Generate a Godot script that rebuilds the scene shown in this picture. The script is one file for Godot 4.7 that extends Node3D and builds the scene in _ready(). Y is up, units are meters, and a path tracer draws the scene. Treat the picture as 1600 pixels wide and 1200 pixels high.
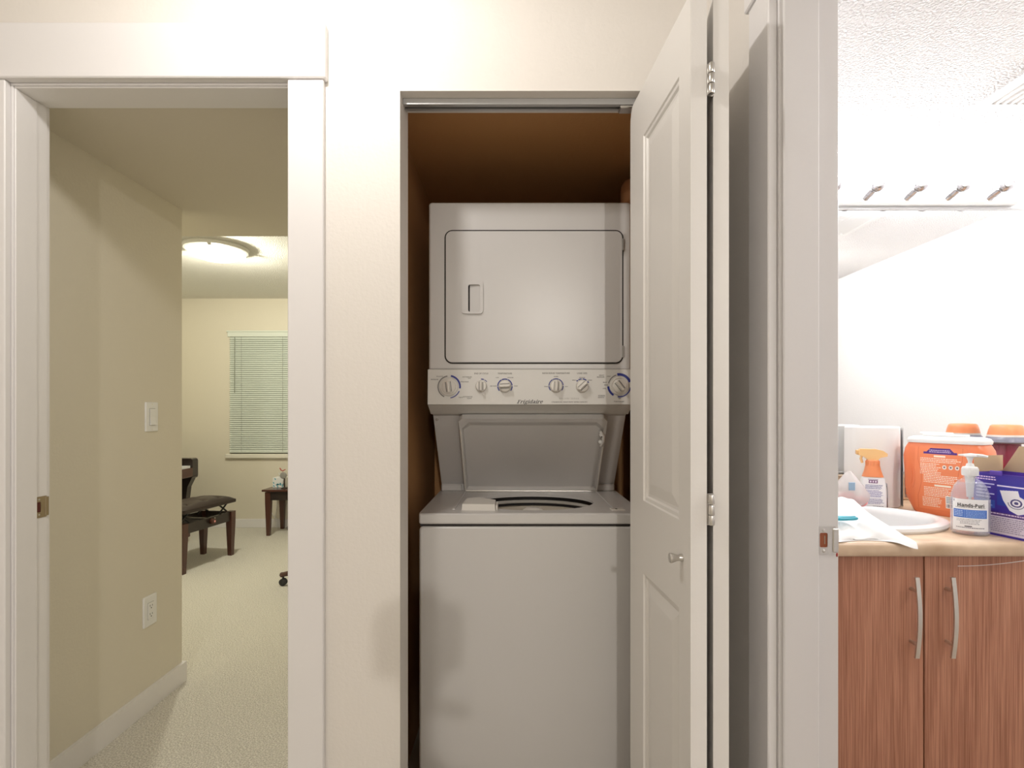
extends Node3D
# A hallway: bedroom doorway on the left, laundry closet in the middle, bathroom doorway on the right.
# d is the distance in front of the camera (z = -d); heights are above the floor.

const EYE := 1.22
const FOCAL := 830.0
var M := {}
var taken := {}
var world_built := {}
var smooth := 1
var rng := RandomNumberGenerator.new()
var IDENT := Transform3D()
var SIDE := Transform3D(Basis(Vector3(0, 0, -1), Vector3(0, 1, 0), Vector3(1, 0, 0)), Vector3.ZERO)   # (d, h) profile swept along x
var PLAN := Transform3D(Basis(Vector3(1, 0, 0), Vector3(0, 0, -1), Vector3(0, 1, 0)), Vector3.ZERO)   # (x, d) outline swept upwards

func P(x, h, d) -> Vector3:
	return Vector3(x, h, -d)

func _ready():
	rng.seed = 7
	light_and_camera()
	materials()
	shell()
	door_frames()
	bifold()
	laundry()
	closet_bits()
	bedroom()
	bathroom()
	vanity_things()
	tripod()

func light_and_camera():
	var cam = Camera3D.new()
	cam.name = "camera"
	cam.projection = Camera3D.PROJECTION_FRUSTUM
	cam.keep_aspect = Camera3D.KEEP_HEIGHT
	cam.near = 0.05
	cam.far = 60.0
	cam.size = 1200.0 / FOCAL * cam.near
	cam.frustum_offset = Vector2((800.0 - 805.0), (643.0 - 600.0)) / FOCAL * cam.near
	cam.position = Vector3(0, EYE, 0)
	add_child(cam)
	cam.current = true
	var env = Environment.new()
	env.background_mode = Environment.BG_COLOR
	env.background_color = Color(0.03, 0.035, 0.05)
	env.tonemap_mode = Environment.TONE_MAPPER_LINEAR
	env.tonemap_exposure = 1.0
	env.sdfgi_enabled = true
	env.ssao_enabled = true
	env.ssil_enabled = true
	var we = WorldEnvironment.new()
	we.name = "environment"
	we.environment = env
	add_child(we)
	# ceiling lamps that the photo only shows by their light: one over the hall just ahead, one far behind the camera
	dome_lamp("hall_ceiling_lamp", P(-0.52, 2.41, 0.86), 0.15, 0.47, Color(1.0, 0.98, 0.96), "white dome ceiling lamp over the hallway in front of the two doorways")
	dome_lamp("hall_ceiling_lamp", P(0.48, 2.41, -3.1), 0.15, 3.4, Color(1.0, 0.975, 0.945), "white dome ceiling lamp at the far end of the hallway behind the camera")
	dome_lamp("bedroom_ceiling_lamp", P(-2.16, 2.41, 3.84), 0.2, 1.75, Color(1.0, 0.985, 0.91), "glowing white glass dome lamp on the bedroom ceiling")
	dome_lamp("bathroom_fill_lamp", P(1.6, 2.13, 0.8), 0.13, 0.5, Color(1.0, 0.98, 0.96), "added white dome fill lamp in the bathroom, unseen behind the picture's right edge")  # added fill lamp, brightens the vanity cabinet fronts

# ---------------------------------------------------------------- nodes
func numbered(called) -> String:
	var n = taken.get(called, 0)
	taken[called] = n + 1
	return called if n == 0 else "%s_%03d" % [called, n]

func tag(o, label, category, group = ""):
	o.set_meta("label", label)
	o.set_meta("category", category)
	if group:
		o.set_meta("group", group)
	return o

func thing(called, at, label, category, group = "", turn = 0.0, in_world = true):
	var o = Node3D.new()
	o.name = numbered(called)
	add_child(o)
	o.position = at
	o.rotation.y = turn
	if in_world:
		world_built[o] = true
	return tag(o, label, category, group)

func put(called, mesh, m, parent = self):
	var o = MeshInstance3D.new()
	o.mesh = mesh
	o.material_override = m
	o.cast_shadow = GeometryInstance3D.SHADOW_CASTING_SETTING_ON
	if parent == self:
		o.name = numbered(called)
	else:
		o.name = called
		if world_built.has(parent):
			o.position = -parent.position
	parent.add_child(o, true)
	return o

func obj(called, s, m, parent = self):
	s.generate_normals()
	return put(called, s.commit(), m, parent)

func struct(called, s, m, label, category = "room"):
	var o = obj(called, s, m)
	o.set_meta("kind", "structure")
	o.set_meta("label", label)
	return o

func frame_of(called, label):
	var o = Node3D.new()
	o.name = called
	add_child(o)
	world_built[o] = true
	o.set_meta("kind", "structure")
	o.set_meta("label", label)
	return o

# ---------------------------------------------------------------- shapes
func S():
	var s = SurfaceTool.new()
	s.begin(Mesh.PRIMITIVE_TRIANGLES)
	s.set_smooth_group(-1)
	return s

func face(s, pts, out, uvs = []):
	var n = Vector3.ZERO
	for k in pts.size():
		n += (pts[k] - pts[0]).cross(pts[(k + 1) % pts.size()] - pts[0])
	var flip = n.dot(out) > 0
	for k in range(1, pts.size() - 1):
		var ids = [0, k + 1, k] if flip else [0, k, k + 1]
		for i in ids:
			if uvs:
				s.set_uv(uvs[i])
			s.add_vertex(pts[i])

func cbox(s, lo, hi, b = 0.0, xf = Transform3D()):
	var c = (lo + hi) / 2.0
	var h = ((hi - lo) / 2.0).abs()
	b = min(b, min(h.x, min(h.y, h.z)) * 0.95)
	s.set_smooth_group(-1)
	var v = func(sg, ax): return xf * (c + Vector3(sg[0] * (h.x - (0.0 if ax == 0 else b)), sg[1] * (h.y - (0.0 if ax == 1 else b)), sg[2] * (h.z - (0.0 if ax == 2 else b))))
	for ax in 3:
		var a1 = (ax + 1) % 3
		var a2 = (ax + 2) % 3
		for sg in [-1, 1]:
			var pts = []
			for q in [[-1, -1], [1, -1], [1, 1], [-1, 1]]:
				var k = [0, 0, 0]
				k[ax] = sg
				k[a1] = q[0]
				k[a2] = q[1]
				pts.append(v.call(k, ax))
			var o = Vector3.ZERO
			o[ax] = sg
			face(s, pts, xf.basis * o)
		if b <= 0.0:
			continue
		for s1 in [-1, 1]:
			for s2 in [-1, 1]:
				var lo_k = [0, 0, 0]
				lo_k[a1] = s1
				lo_k[a2] = s2
				lo_k[ax] = -1
				var hi_k = lo_k.duplicate()
				hi_k[ax] = 1
				var o = Vector3.ZERO
				o[a1] = s1
				o[a2] = s2
				face(s, [v.call(lo_k, a1), v.call(hi_k, a1), v.call(hi_k, a2), v.call(lo_k, a2)], xf.basis * o)
	if b > 0.0:
		for sx in [-1, 1]:
			for sy in [-1, 1]:
				for sz in [-1, 1]:
					face(s, [v.call([sx, sy, sz], 0), v.call([sx, sy, sz], 1), v.call([sx, sy, sz], 2)], xf.basis * Vector3(sx, sy, sz))
	return s

# box between (x0, h0, d0) and (x1, h1, d1)
func bx(s, x0, x1, h0, h1, d0, d1, b = 0.0):
	return cbox(s, Vector3(min(x0, x1), min(h0, h1), -max(d0, d1)), Vector3(max(x0, x1), max(h0, h1), -min(d0, d1)), b)

func ccw(poly):
	var p = PackedVector2Array(poly)
	if Geometry2D.is_polygon_clockwise(p):
		p.reverse()
	return p

func extrude(s, poly, z0, z1, xf = Transform3D(), soft = false):
	var p = ccw(poly)
	var t = Geometry2D.triangulate_polygon(p)
	s.set_smooth_group(-1)
	for k in range(0, t.size(), 3):
		for z in [z0, z1]:
			var o = xf.basis * Vector3(0, 0, 1 if z == max(z0, z1) else -1)
			face(s, [xf * Vector3(p[t[k]].x, p[t[k]].y, z), xf * Vector3(p[t[k + 1]].x, p[t[k + 1]].y, z), xf * Vector3(p[t[k + 2]].x, p[t[k + 2]].y, z)], o)
	walls_of(s, p, z0, z1, xf, 1.0, soft)
	return s

func walls_of(s, p, z0, z1, xf, side, soft = false):
	if soft:
		smooth += 1
		s.set_smooth_group(smooth)
	for k in p.size():
		var a = p[k]
		var b = p[(k + 1) % p.size()]
		face(s, [xf * Vector3(a.x, a.y, z0), xf * Vector3(b.x, b.y, z0), xf * Vector3(b.x, b.y, z1), xf * Vector3(a.x, a.y, z1)], xf.basis * Vector3(b.y - a.y, a.x - b.x, 0) * side)
	s.set_smooth_group(-1)

func hit(poly, c, dir):
	var best = 0.0
	for k in poly.size():
		var a = poly[k] - c
		var e = poly[(k + 1) % poly.size()] - poly[k]
		var den = dir.cross(e)
		if abs(den) < 1e-12:
			continue
		var t = a.cross(e) / den
		var u = a.cross(dir) / den
		if u > -1e-4 and u < 1.0001 and t > best:
			best = t
	return c + dir * best

# plate with a hole; both outlines star-shaped about c
func ringplate(s, outer, inner, c, z0, z1, xf = Transform3D(), soft = false):
	var o = ccw(outer)
	var i = ccw(inner)
	var ang = []
	for q in o:
		ang.append((q - c).angle())
	for q in i:
		ang.append((q - c).angle())
	ang.sort()
	var ao = []
	var ai = []
	for k in ang.size():
		if k and ang[k] - ang[k - 1] < 1e-5:
			continue
		var dir = Vector2.from_angle(ang[k])
		ao.append(hit(o, c, dir))
		ai.append(hit(i, c, dir))
	s.set_smooth_group(-1)
	for k in ao.size():
		var m = (k + 1) % ao.size()
		for z in [z0, z1]:
			face(s, [xf * Vector3(ao[k].x, ao[k].y, z), xf * Vector3(ao[m].x, ao[m].y, z), xf * Vector3(ai[m].x, ai[m].y, z), xf * Vector3(ai[k].x, ai[k].y, z)], xf.basis * Vector3(0, 0, 1 if z == max(z0, z1) else -1))
	walls_of(s, o, z0, z1, xf, 1.0, soft)
	walls_of(s, i, z0, z1, xf, -1.0, soft)
	return s

func rrect(x0, y0, x1, y1, r, n = 5):
	var p = PackedVector2Array()
	for q in [[x1 - r, y0 + r, -PI / 2], [x1 - r, y1 - r, 0.0], [x0 + r, y1 - r, PI / 2], [x0 + r, y0 + r, PI]]:
		for k in n + 1:
			var a = q[2] + PI / 2 * k / n
			p.append(Vector2(q[0] + r * cos(a), q[1] + r * sin(a)))
	return p

func oval(cx, cy, a, b, n = 40):
	var p = PackedVector2Array()
	for k in n:
		p.append(Vector2(cx + a * cos(TAU * k / n), cy + b * sin(TAU * k / n)))
	return p

# rounded plate: outline, and a softly bevelled front edge of size b towards +z
func pillow_plate(s, poly, z0, z1, b, xf = Transform3D()):
	var p = ccw(poly)
	var last = p
	walls_of(s, p, z0, z1 - b, xf, 1.0, true)
	smooth += 1
	for step in [[0.3, 0.7], [1.0, 1.0]]:
		var q = shrink(p, b * step[0])
		var zl = z1 - b if last == p else z1 - b + b * 0.7
		var zn = z1 - b + b * step[1]
		s.set_smooth_group(smooth)
		for k in p.size():
			var m = (k + 1) % p.size()
			face(s, [xf * Vector3(last[k].x, last[k].y, zl), xf * Vector3(last[m].x, last[m].y, zl), xf * Vector3(q[m].x, q[m].y, zn), xf * Vector3(q[k].x, q[k].y, zn)], xf.basis * Vector3(p[m].y - p[k].y, p[k].x - p[m].x, 0.3 * p[k].distance_to(p[m])))
		last = q
	s.set_smooth_group(-1)
	var t = Geometry2D.triangulate_polygon(last)
	for k in range(0, t.size(), 3):
		face(s, [xf * Vector3(last[t[k]].x, last[t[k]].y, z1), xf * Vector3(last[t[k + 1]].x, last[t[k + 1]].y, z1), xf * Vector3(last[t[k + 2]].x, last[t[k + 2]].y, z1)], xf.basis * Vector3(0, 0, 1))
	t = Geometry2D.triangulate_polygon(p)
	for k in range(0, t.size(), 3):
		face(s, [xf * Vector3(p[t[k]].x, p[t[k]].y, z0), xf * Vector3(p[t[k + 1]].x, p[t[k + 1]].y, z0), xf * Vector3(p[t[k + 2]].x, p[t[k + 2]].y, z0)], xf.basis * Vector3(0, 0, -1))
	return s

func shrink(p, b):
	var out = PackedVector2Array()
	for k in p.size():
		var a = p[(k + p.size() - 1) % p.size()]
		var c = p[(k + 1) % p.size()]
		var e1 = (p[k] - a).normalized()
		var e2 = (c - p[k]).normalized()
		var n1 = Vector2(-e1.y, e1.x)
		var n2 = Vector2(-e2.y, e2.x)
		var n = (n1 + n2)
		n = n / max(0.3, n.length_squared() / 2.0) if n.length() > 0.01 else n1
		out.append(p[k] + n * b)
	return out

# profile of (radius, height) spun about y
func lathe(s, prof, n = 28, xf = Transform3D(), sx = 1.0, sz = 1.0):
	smooth += 1
	var last_dir = Vector2.ZERO
	for j in prof.size() - 1:
		var a = prof[j]
		var b = prof[j + 1]
		var dir = (b - a).normalized()
		if last_dir != Vector2.ZERO and dir.dot(last_dir) < 0.75:
			smooth += 1
		last_dir = dir
		s.set_smooth_group(smooth)
		for k in n:
			var t0 = TAU * k / n
			var t1 = TAU * (k + 1) / n
			var mid = (t0 + t1) / 2
			var o = Vector3(cos(mid) * dir.y * sx, -dir.x, sin(mid) * dir.y * sz)
			var q = [Vector3(a.x * cos(t0) * sx, a.y, a.x * sin(t0) * sz), Vector3(a.x * cos(t1) * sx, a.y, a.x * sin(t1) * sz), Vector3(b.x * cos(t1) * sx, b.y, b.x * sin(t1) * sz), Vector3(b.x * cos(t0) * sx, b.y, b.x * sin(t0) * sz)]
			if a.x < 1e-6:
				q = [q[0], q[2], q[3]]
			elif b.x < 1e-6:
				q = [q[0], q[1], q[2]]
			face(s, q.map(func(w): return xf * w), xf.basis * o)
	s.set_smooth_group(-1)
	return s

func tube(s, pts, r, n = 8, r_end = -1.0, caps = true):
	smooth += 1
	var up = Vector3.UP
	var rings = []
	for k in pts.size():
		var d = ((pts[min(k + 1, pts.size() - 1)] - pts[max(k - 1, 0)])).normalized()
		var x = up.cross(d)
		if x.length() < 0.05:
			x = Vector3.RIGHT.cross(d)
		x = x.normalized()
		var y = d.cross(x)
		up = y
		var rr = r if r_end < 0 else lerp(r, r_end, float(k) / (pts.size() - 1))
		var ring = []
		for j in n:
			ring.append(pts[k] + (x * cos(TAU * j / n) + y * sin(TAU * j / n)) * rr)
		rings.append(ring)
	s.set_smooth_group(smooth)
	for k in pts.size() - 1:
		for j in n:
			var m = (j + 1) % n
			face(s, [rings[k][j], rings[k][m], rings[k + 1][m], rings[k + 1][j]], rings[k][j] + rings[k][m] - 2 * pts[k])
	s.set_smooth_group(-1)
	if caps:
		face(s, rings[0], pts[0] - pts[1])
		face(s, rings[-1], pts[-1] - pts[-2])
	return s

# rings of points joined in order; ends closed
func loft(s, rings, closed_ends = true):
	smooth += 1
	s.set_smooth_group(smooth)
	var n = rings[0].size()
	for k in rings.size() - 1:
		var c = Vector3.ZERO
		for q in rings[k]:
			c += q / n
		for j in n:
			var m = (j + 1) % n
			face(s, [rings[k][j], rings[k][m], rings[k + 1][m], rings[k + 1][j]], (rings[k][j] + rings[k][m] + rings[k + 1][m] + rings[k + 1][j]) / 4 - c - (rings[k + 1][j] - rings[k][j]) / 2 * 0.0)
	s.set_smooth_group(-1)
	if closed_ends:
		face(s, rings[0], rings[0][0] - rings[1][0])
		face(s, rings[-1], rings[-1][0] - rings[-2][0])
	return s

# a sheet of points f(u, v) with texture coordinates
func sheet(s, nu, nv, f, out, thick = 0.0):
	smooth += 1
	s.set_smooth_group(smooth)
	for side in ([0, 1] if thick > 0 else [0]):
		for i in nu:
			for j in nv:
				var pts = []
				var uvs = []
				for q in [[0, 0], [1, 0], [1, 1], [0, 1]]:
					var u = float(i + q[0]) / nu
					var v = float(j + q[1]) / nv
					pts.append(f.call(u, v) - out * thick * side)
					uvs.append(Vector2(u, 1 - v))
				face(s, pts, out if side == 0 else -out, uvs)
		smooth += 1
		s.set_smooth_group(smooth)
	s.set_smooth_group(-1)
	return s

func ball(s, c, r, n = 14, squash = Vector3.ONE):
	var prof = []
	for k in n / 2 + 1:
		var a = -PI / 2 + PI * k / (n / 2)
		prof.append(Vector2(r * cos(a) if k and k < n / 2 else 0.0, r * sin(a)))
	return lathe(s, prof, n, Transform3D(Basis.from_scale(squash), c))

# flat ring sector in the xy plane of xf, degrees clockwise from straight up
func arc(s, r0, r1, from_deg, to_deg, t, xf):
	var n = int(max(3, abs(to_deg - from_deg) / 9.0))
	var p = PackedVector2Array()
	for k in n + 1:
		var a = deg_to_rad(lerp(from_deg, to_deg, float(k) / n))
		p.append(Vector2(sin(a), cos(a)) * r1)
	for k in n + 1:
		var a = deg_to_rad(lerp(to_deg, from_deg, float(k) / n))
		p.append(Vector2(sin(a), cos(a)) * r0)
	return extrude(s, p, 0, t, xf)

func words(s, text, height, xf, face_name = "Droid Sans", slant = 0.0, bold = false):
	var tm = TextMesh.new()
	var f = SystemFont.new()
	f.font_names = [face_name]
	f.font_weight = 700 if bold else 400
	tm.font = f
	tm.text = text
	tm.font_size = 48
	tm.pixel_size = height / 48.0 * 1.35
	tm.depth = 0.0006
	tm.curve_step = 2.0
	var shear = Transform3D(Basis(Vector3(1, 0, 0), Vector3(slant, 1, 0), Vector3(0, 0, 1)), Vector3.ZERO)
	s.append_from(tm, 0, xf * shear)

# lettering bent round an upright oval of half-widths a and b
func words_round(s, text, height, x, h, a, b):
	var tm = TextMesh.new()
	var f = SystemFont.new()
	f.font_names = ["Droid Sans"]
	f.font_weight = 700
	tm.font = f
	tm.text = text
	tm.font_size = 48
	tm.pixel_size = height / 48.0 * 1.35
	tm.depth = 0.0006
	var arr = tm.get_mesh_arrays()
	var v = arr[Mesh.ARRAY_VERTEX]
	for k in v.size():
		var t = clamp((v[k].x + x) / a, -0.98, 0.98)
		v[k] = Vector3(a * t, v[k].y + h, b * sqrt(1 - t * t) + v[k].z + 0.0004)
	arr[Mesh.ARRAY_VERTEX] = v
	var m = ArrayMesh.new()
	m.add_surface_from_arrays(Mesh.PRIMITIVE_TRIANGLES, arr)
	s.append_from(m, 0, IDENT)

# ---------------------------------------------------------------- textures and materials
func mat(color, rough = 0.6, metal = 0.0):
	var m = StandardMaterial3D.new()
	m.albedo_color = color.linear_to_srgb()
	m.roughness = rough
	m.metallic = metal
	return m

func noise_image(size, freq, kind, octaves = 3, seed_ = 1):
	var n = FastNoiseLite.new()
	n.noise_type = kind
	n.frequency = freq
	n.fractal_octaves = octaves
	n.seed = seed_
	return n.get_seamless_image(size, size)

func relief(m, im, per_metre, cm):
	m.heightmap_enabled = true
	m.heightmap_texture = ImageTexture.create_from_image(im)
	m.heightmap_scale = cm
	m.uv1_triplanar = true
	m.uv1_world_triplanar = true
	m.uv1_scale = Vector3.ONE * per_metre
	return m

func tinted(im, a, b):
	var out = Image.create(im.get_width(), im.get_height(), false, Image.FORMAT_RGB8)
	for y in im.get_height():
		for x in im.get_width():
			out.set_pixel(x, y, a.lerp(b, im.get_pixel(x, y).r))
	return ImageTexture.create_from_image(out)

func materials():
	var fine = noise_image(256, 0.06, FastNoiseLite.TYPE_PERLIN, 3, 3)
	var lumps = noise_image(512, 0.05, FastNoiseLite.TYPE_SIMPLEX, 2, 5)
	var pile = noise_image(512, 0.13, FastNoiseLite.TYPE_SIMPLEX, 5, 9)
	var broad = noise_image(256, 0.012, FastNoiseLite.TYPE_PERLIN, 4, 12)
	M.hall = relief(mat(Color(0.80, 0.76, 0.71), 0.55), fine, 6.0, 0.035)
	M.bed = relief(mat(Color(0.75, 0.70, 0.585), 0.6), fine, 6.0, 0.035)
	M.bath = relief(mat(Color(0.86, 0.855, 0.85), 0.5), fine, 6.0, 0.03)
	M.closet = relief(mat(Color(0.52, 0.27, 0.105), 0.7), fine, 6.0, 0.05)  # beige paint with the warm brown shade of the closet put into its colour
	M.ceiling = relief(mat(Color(0.84, 0.82, 0.76), 0.9), lumps, 3.2, 0.42)
	M.bath_ceiling = relief(mat(Color(0.86, 0.85, 0.85), 0.9), lumps, 3.6, 0.42)
	M.drop = relief(mat(Color(0.70, 0.645, 0.54), 0.75), fine, 6.0, 0.03)
	M.trim = mat(Color(0.82, 0.80, 0.795), 0.38)
	M.door = relief(mat(Color(0.77, 0.745, 0.71), 0.42), fine, 9.0, 0.012)
	M.carpet = relief(mat(Color(0.72, 0.66, 0.55), 0.95), pile, 1.7, 0.35)
	M.carpet.albedo_color = Color.WHITE
	M.carpet.albedo_texture = tinted(pile, Color(0.70, 0.68, 0.63), Color(1.0, 0.985, 0.945))
	M.carpet.rim_enabled = true
	M.carpet.rim = 0.25
	M.tile = mat(Color(0.55, 0.47, 0.38), 0.35)
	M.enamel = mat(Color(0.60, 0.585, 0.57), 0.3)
	M.enamel.clearcoat_enabled = true
	M.enamel.clearcoat = 0.3
	M.plastic = mat(Color(0.74, 0.71, 0.66), 0.35)
	M.panel = mat(Color(0.68, 0.665, 0.63), 0.4)
	M.seal = mat(Color(0.02, 0.016, 0.014), 0.7)
	M.dark = mat(Color(0.015, 0.013, 0.013), 0.6)
	M.ink = mat(Color(0.03, 0.03, 0.035), 0.6)
	M.grey_ink = mat(Color(0.22, 0.21, 0.2), 0.6)
	M.blue_ink = mat(Color(0.025, 0.035, 0.25), 0.5)
	M.metal = mat(Color(0.62, 0.6, 0.57), 0.28, 1.0)
	M.chrome = mat(Color(0.5, 0.49, 0.51), 0.09, 1.0)
	M.brushed = mat(Color(0.68, 0.65, 0.6), 0.36, 1.0)
	M.bronze = mat(Color(0.4, 0.33, 0.24), 0.38, 1.0)
	M.alu = mat(Color(0.5, 0.5, 0.5), 0.4, 0.7)
	M.raw_wood = mat(Color(0.32, 0.09, 0.035), 0.7)
	M.white = mat(Color(0.86, 0.86, 0.85), 0.35)
	M.cream = mat(Color(0.78, 0.75, 0.66), 0.4)
	M.ebony = mat(Color(0.022, 0.013, 0.01), 0.25)
	M.ebony.clearcoat_enabled = true
	M.ebony.clearcoat = 0.5
	M.mahogany = mat(Color(0.075, 0.022, 0.012), 0.25)
	M.mahogany.clearcoat_enabled = true
	M.mahogany.clearcoat = 0.5
	M.leather = mat(Color(0.035, 0.022, 0.018), 0.42)
	M.black = mat(Color(0.02, 0.02, 0.021), 0.5)
	M.blind = mat(Color(0.74, 0.79, 0.72), 0.55)
	M.basket = mat(Color(0.58, 0.52, 0.43), 0.35)
	M.duct = mat(Color(0.42, 0.2, 0.09), 0.5)
	M.mirror = mat(Color(0.93, 0.94, 0.94), 0.015, 1.0)
	M.porcelain = mat(Color(0.88, 0.88, 0.87), 0.12)
	M.porcelain.clearcoat_enabled = true
	M.porcelain.clearcoat = 1.0
	M.paper = mat(Color(0.88, 0.875, 0.86), 0.9)
	M.orange = mat(Color(0.86, 0.235, 0.095), 0.35)
	M.orange_cap = mat(Color(0.88, 0.3, 0.12), 0.35)
	M.peach = mat(Color(0.88, 0.55, 0.24), 0.4)
	M.kraft = mat(Color(0.62, 0.46, 0.28), 0.85)
	M.purple = mat(Color(0.11, 0.05, 0.42), 0.4)
	M.maroon = mat(Color(0.2, 0.02, 0.045), 0.25)
	M.slate = mat(Color(0.2, 0.2, 0.25), 0.3)
	M.pink = mat(Color(0.85, 0.36, 0.34), 0.7)
	M.teal = mat(Color(0.03, 0.36, 0.46), 0.3)
	M.grey = mat(Color(0.3, 0.29, 0.27), 0.5)
	M.red = mat(Color(0.45, 0.05, 0.04), 0.5)
	M.clear = mat(Color(0.8, 0.84, 0.9), 0.08)
	M.clear.transparency = BaseMaterial3D.TRANSPARENCY_ALPHA
	M.clear.albedo_color.a = 0.12
	M.gel = mat(Color(0.5, 0.56, 0.72), 0.1)
	M.gel.transparency = BaseMaterial3D.TRANSPARENCY_ALPHA
	M.gel.albedo_color.a = 0.16
	M.bag = mat(Color(0.86, 0.82, 0.8), 0.4)
	M.bag.transparency = BaseMaterial3D.TRANSPARENCY_ALPHA
	M.bag.albedo_color.a = 0.55
	M.glass = mat(Color(0.85, 0.9, 0.9), 0.03)
	M.glass.transparency = BaseMaterial3D.TRANSPARENCY_ALPHA
	M.glass.albedo_color.a = 0.12
	# counter laminate: soft mottling
	M.counter = mat(Color(0.66, 0.55, 0.43), 0.35)
	M.counter.uv1_triplanar = true
	M.counter.uv1_world_triplanar = true
	M.counter.uv1_scale = Vector3.ONE * 2.5
	M.counter.albedo_color = Color.WHITE
	M.counter.albedo_texture = tinted(broad, Color(0.72, 0.60, 0.48), Color(0.95, 0.86, 0.75))
	# wood-grain laminate with fine upright streaks
	var im = Image.create(512, 512, false, Image.FORMAT_RGB8)
	var g1 = FastNoiseLite.new()
	g1.seed = 21
	g1.frequency = 0.11
	g1.fractal_octaves = 4
	var g2 = FastNoiseLite.new()
	g2.seed = 33
	g2.frequency = 0.014
	for y in 512:
		for x in 512:
			# wraps round upwards and blends over the right edge, so that the streaks have no seam
			var cy = 4.0 * cos(TAU * y / 512.0)
			var sy = 4.0 * sin(TAU * y / 512.0)
			var mixin = clamp((x - 448) / 64.0, 0.0, 1.0)
			var streak = lerp(g1.get_noise_3d(x * 4.2, cy, sy), g1.get_noise_3d((x - 512) * 4.2, cy, sy), mixin)
			var slow = lerp(g2.get_noise_3d(x * 1.5, cy * 6, sy * 6), g2.get_noise_3d((x - 512) * 1.5, cy * 6, sy * 6), mixin)
			var t = clamp(0.5 + streak * 0.95 + slow * 0.35, 0.0, 1.0)
			im.set_pixel(x, y, Color(0.60, 0.385, 0.285).lerp(Color(0.81, 0.59, 0.48), t))
	M.wood = mat(Color.WHITE, 0.36)
	M.wood.albedo_texture = ImageTexture.create_from_image(im)
	M.wood.uv1_triplanar = true
	M.wood.uv1_world_triplanar = true
	M.wood.uv1_scale = Vector3(1.9, 1.2, 1.9)

func glow(color, energy):
	var m = mat(Color(0.9, 0.9, 0.88), 0.4)
	m.emission_enabled = true
	m.emission = color
	m.emission_energy_multiplier = energy
	return m

func omni(at, color, energy, size):
	var l = OmniLight3D.new()
	l.name = "lamp_glow"
	l.light_color = color
	l.light_energy = energy
	l.light_size = size
	l.omni_range = 12.0
	l.omni_attenuation = 2.0
	l.shadow_enabled = true
	l.position = at
	return l

func dome_lamp(called, at, r, energy, color, label):
	var root = thing(called, at, label, "ceiling lamp", "", 0.0, false)
	var s = lathe(S(), [Vector2(0.0, 0.0), Vector2(r * 1.06, 0.0), Vector2(r * 1.08, -0.012), Vector2(r * 1.04, -0.03), Vector2(r * 0.96, -0.034), Vector2(r * 0.9, -0.02)], 40)
	obj("pan", s, mat(Color(0.6, 0.59, 0.54), 0.4), root)
	var prof = []
	for k in 9:
		var a = PI / 2 * k / 8.0
		prof.append(Vector2(r * 0.95 * sin(a) if k else 0.0, -0.028 - r * 0.36 * cos(a)))
	obj("glass_bowl", lathe(S(), prof, 40), glow(color, 3.0), root)
	for k in 3:
		var a = TAU * k / 3.0 + 0.3
		var c = S()
		cbox(c, Vector3(-0.012, -0.046, -0.006), Vector3(0.012, -0.02, 0.008), 0.003, Transform3D(Basis(Vector3.UP, a), Vector3(sin(a), 0, cos(a)) * r * 1.0))
		obj("clip", c, mat(Color(0.5, 0.49, 0.45), 0.4), root)
	root.add_child(omni(Vector3(0, -0.028 - r * 0.2, 0), color, energy, r * 0.3))
	return root

# ---------------------------------------------------------------- the shell
func poly(list) -> PackedVector2Array:
	var p = PackedVector2Array()
	for k in range(0, list.size(), 2):
		p.append(Vector2(list[k], list[k + 1]))
	return p

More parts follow.
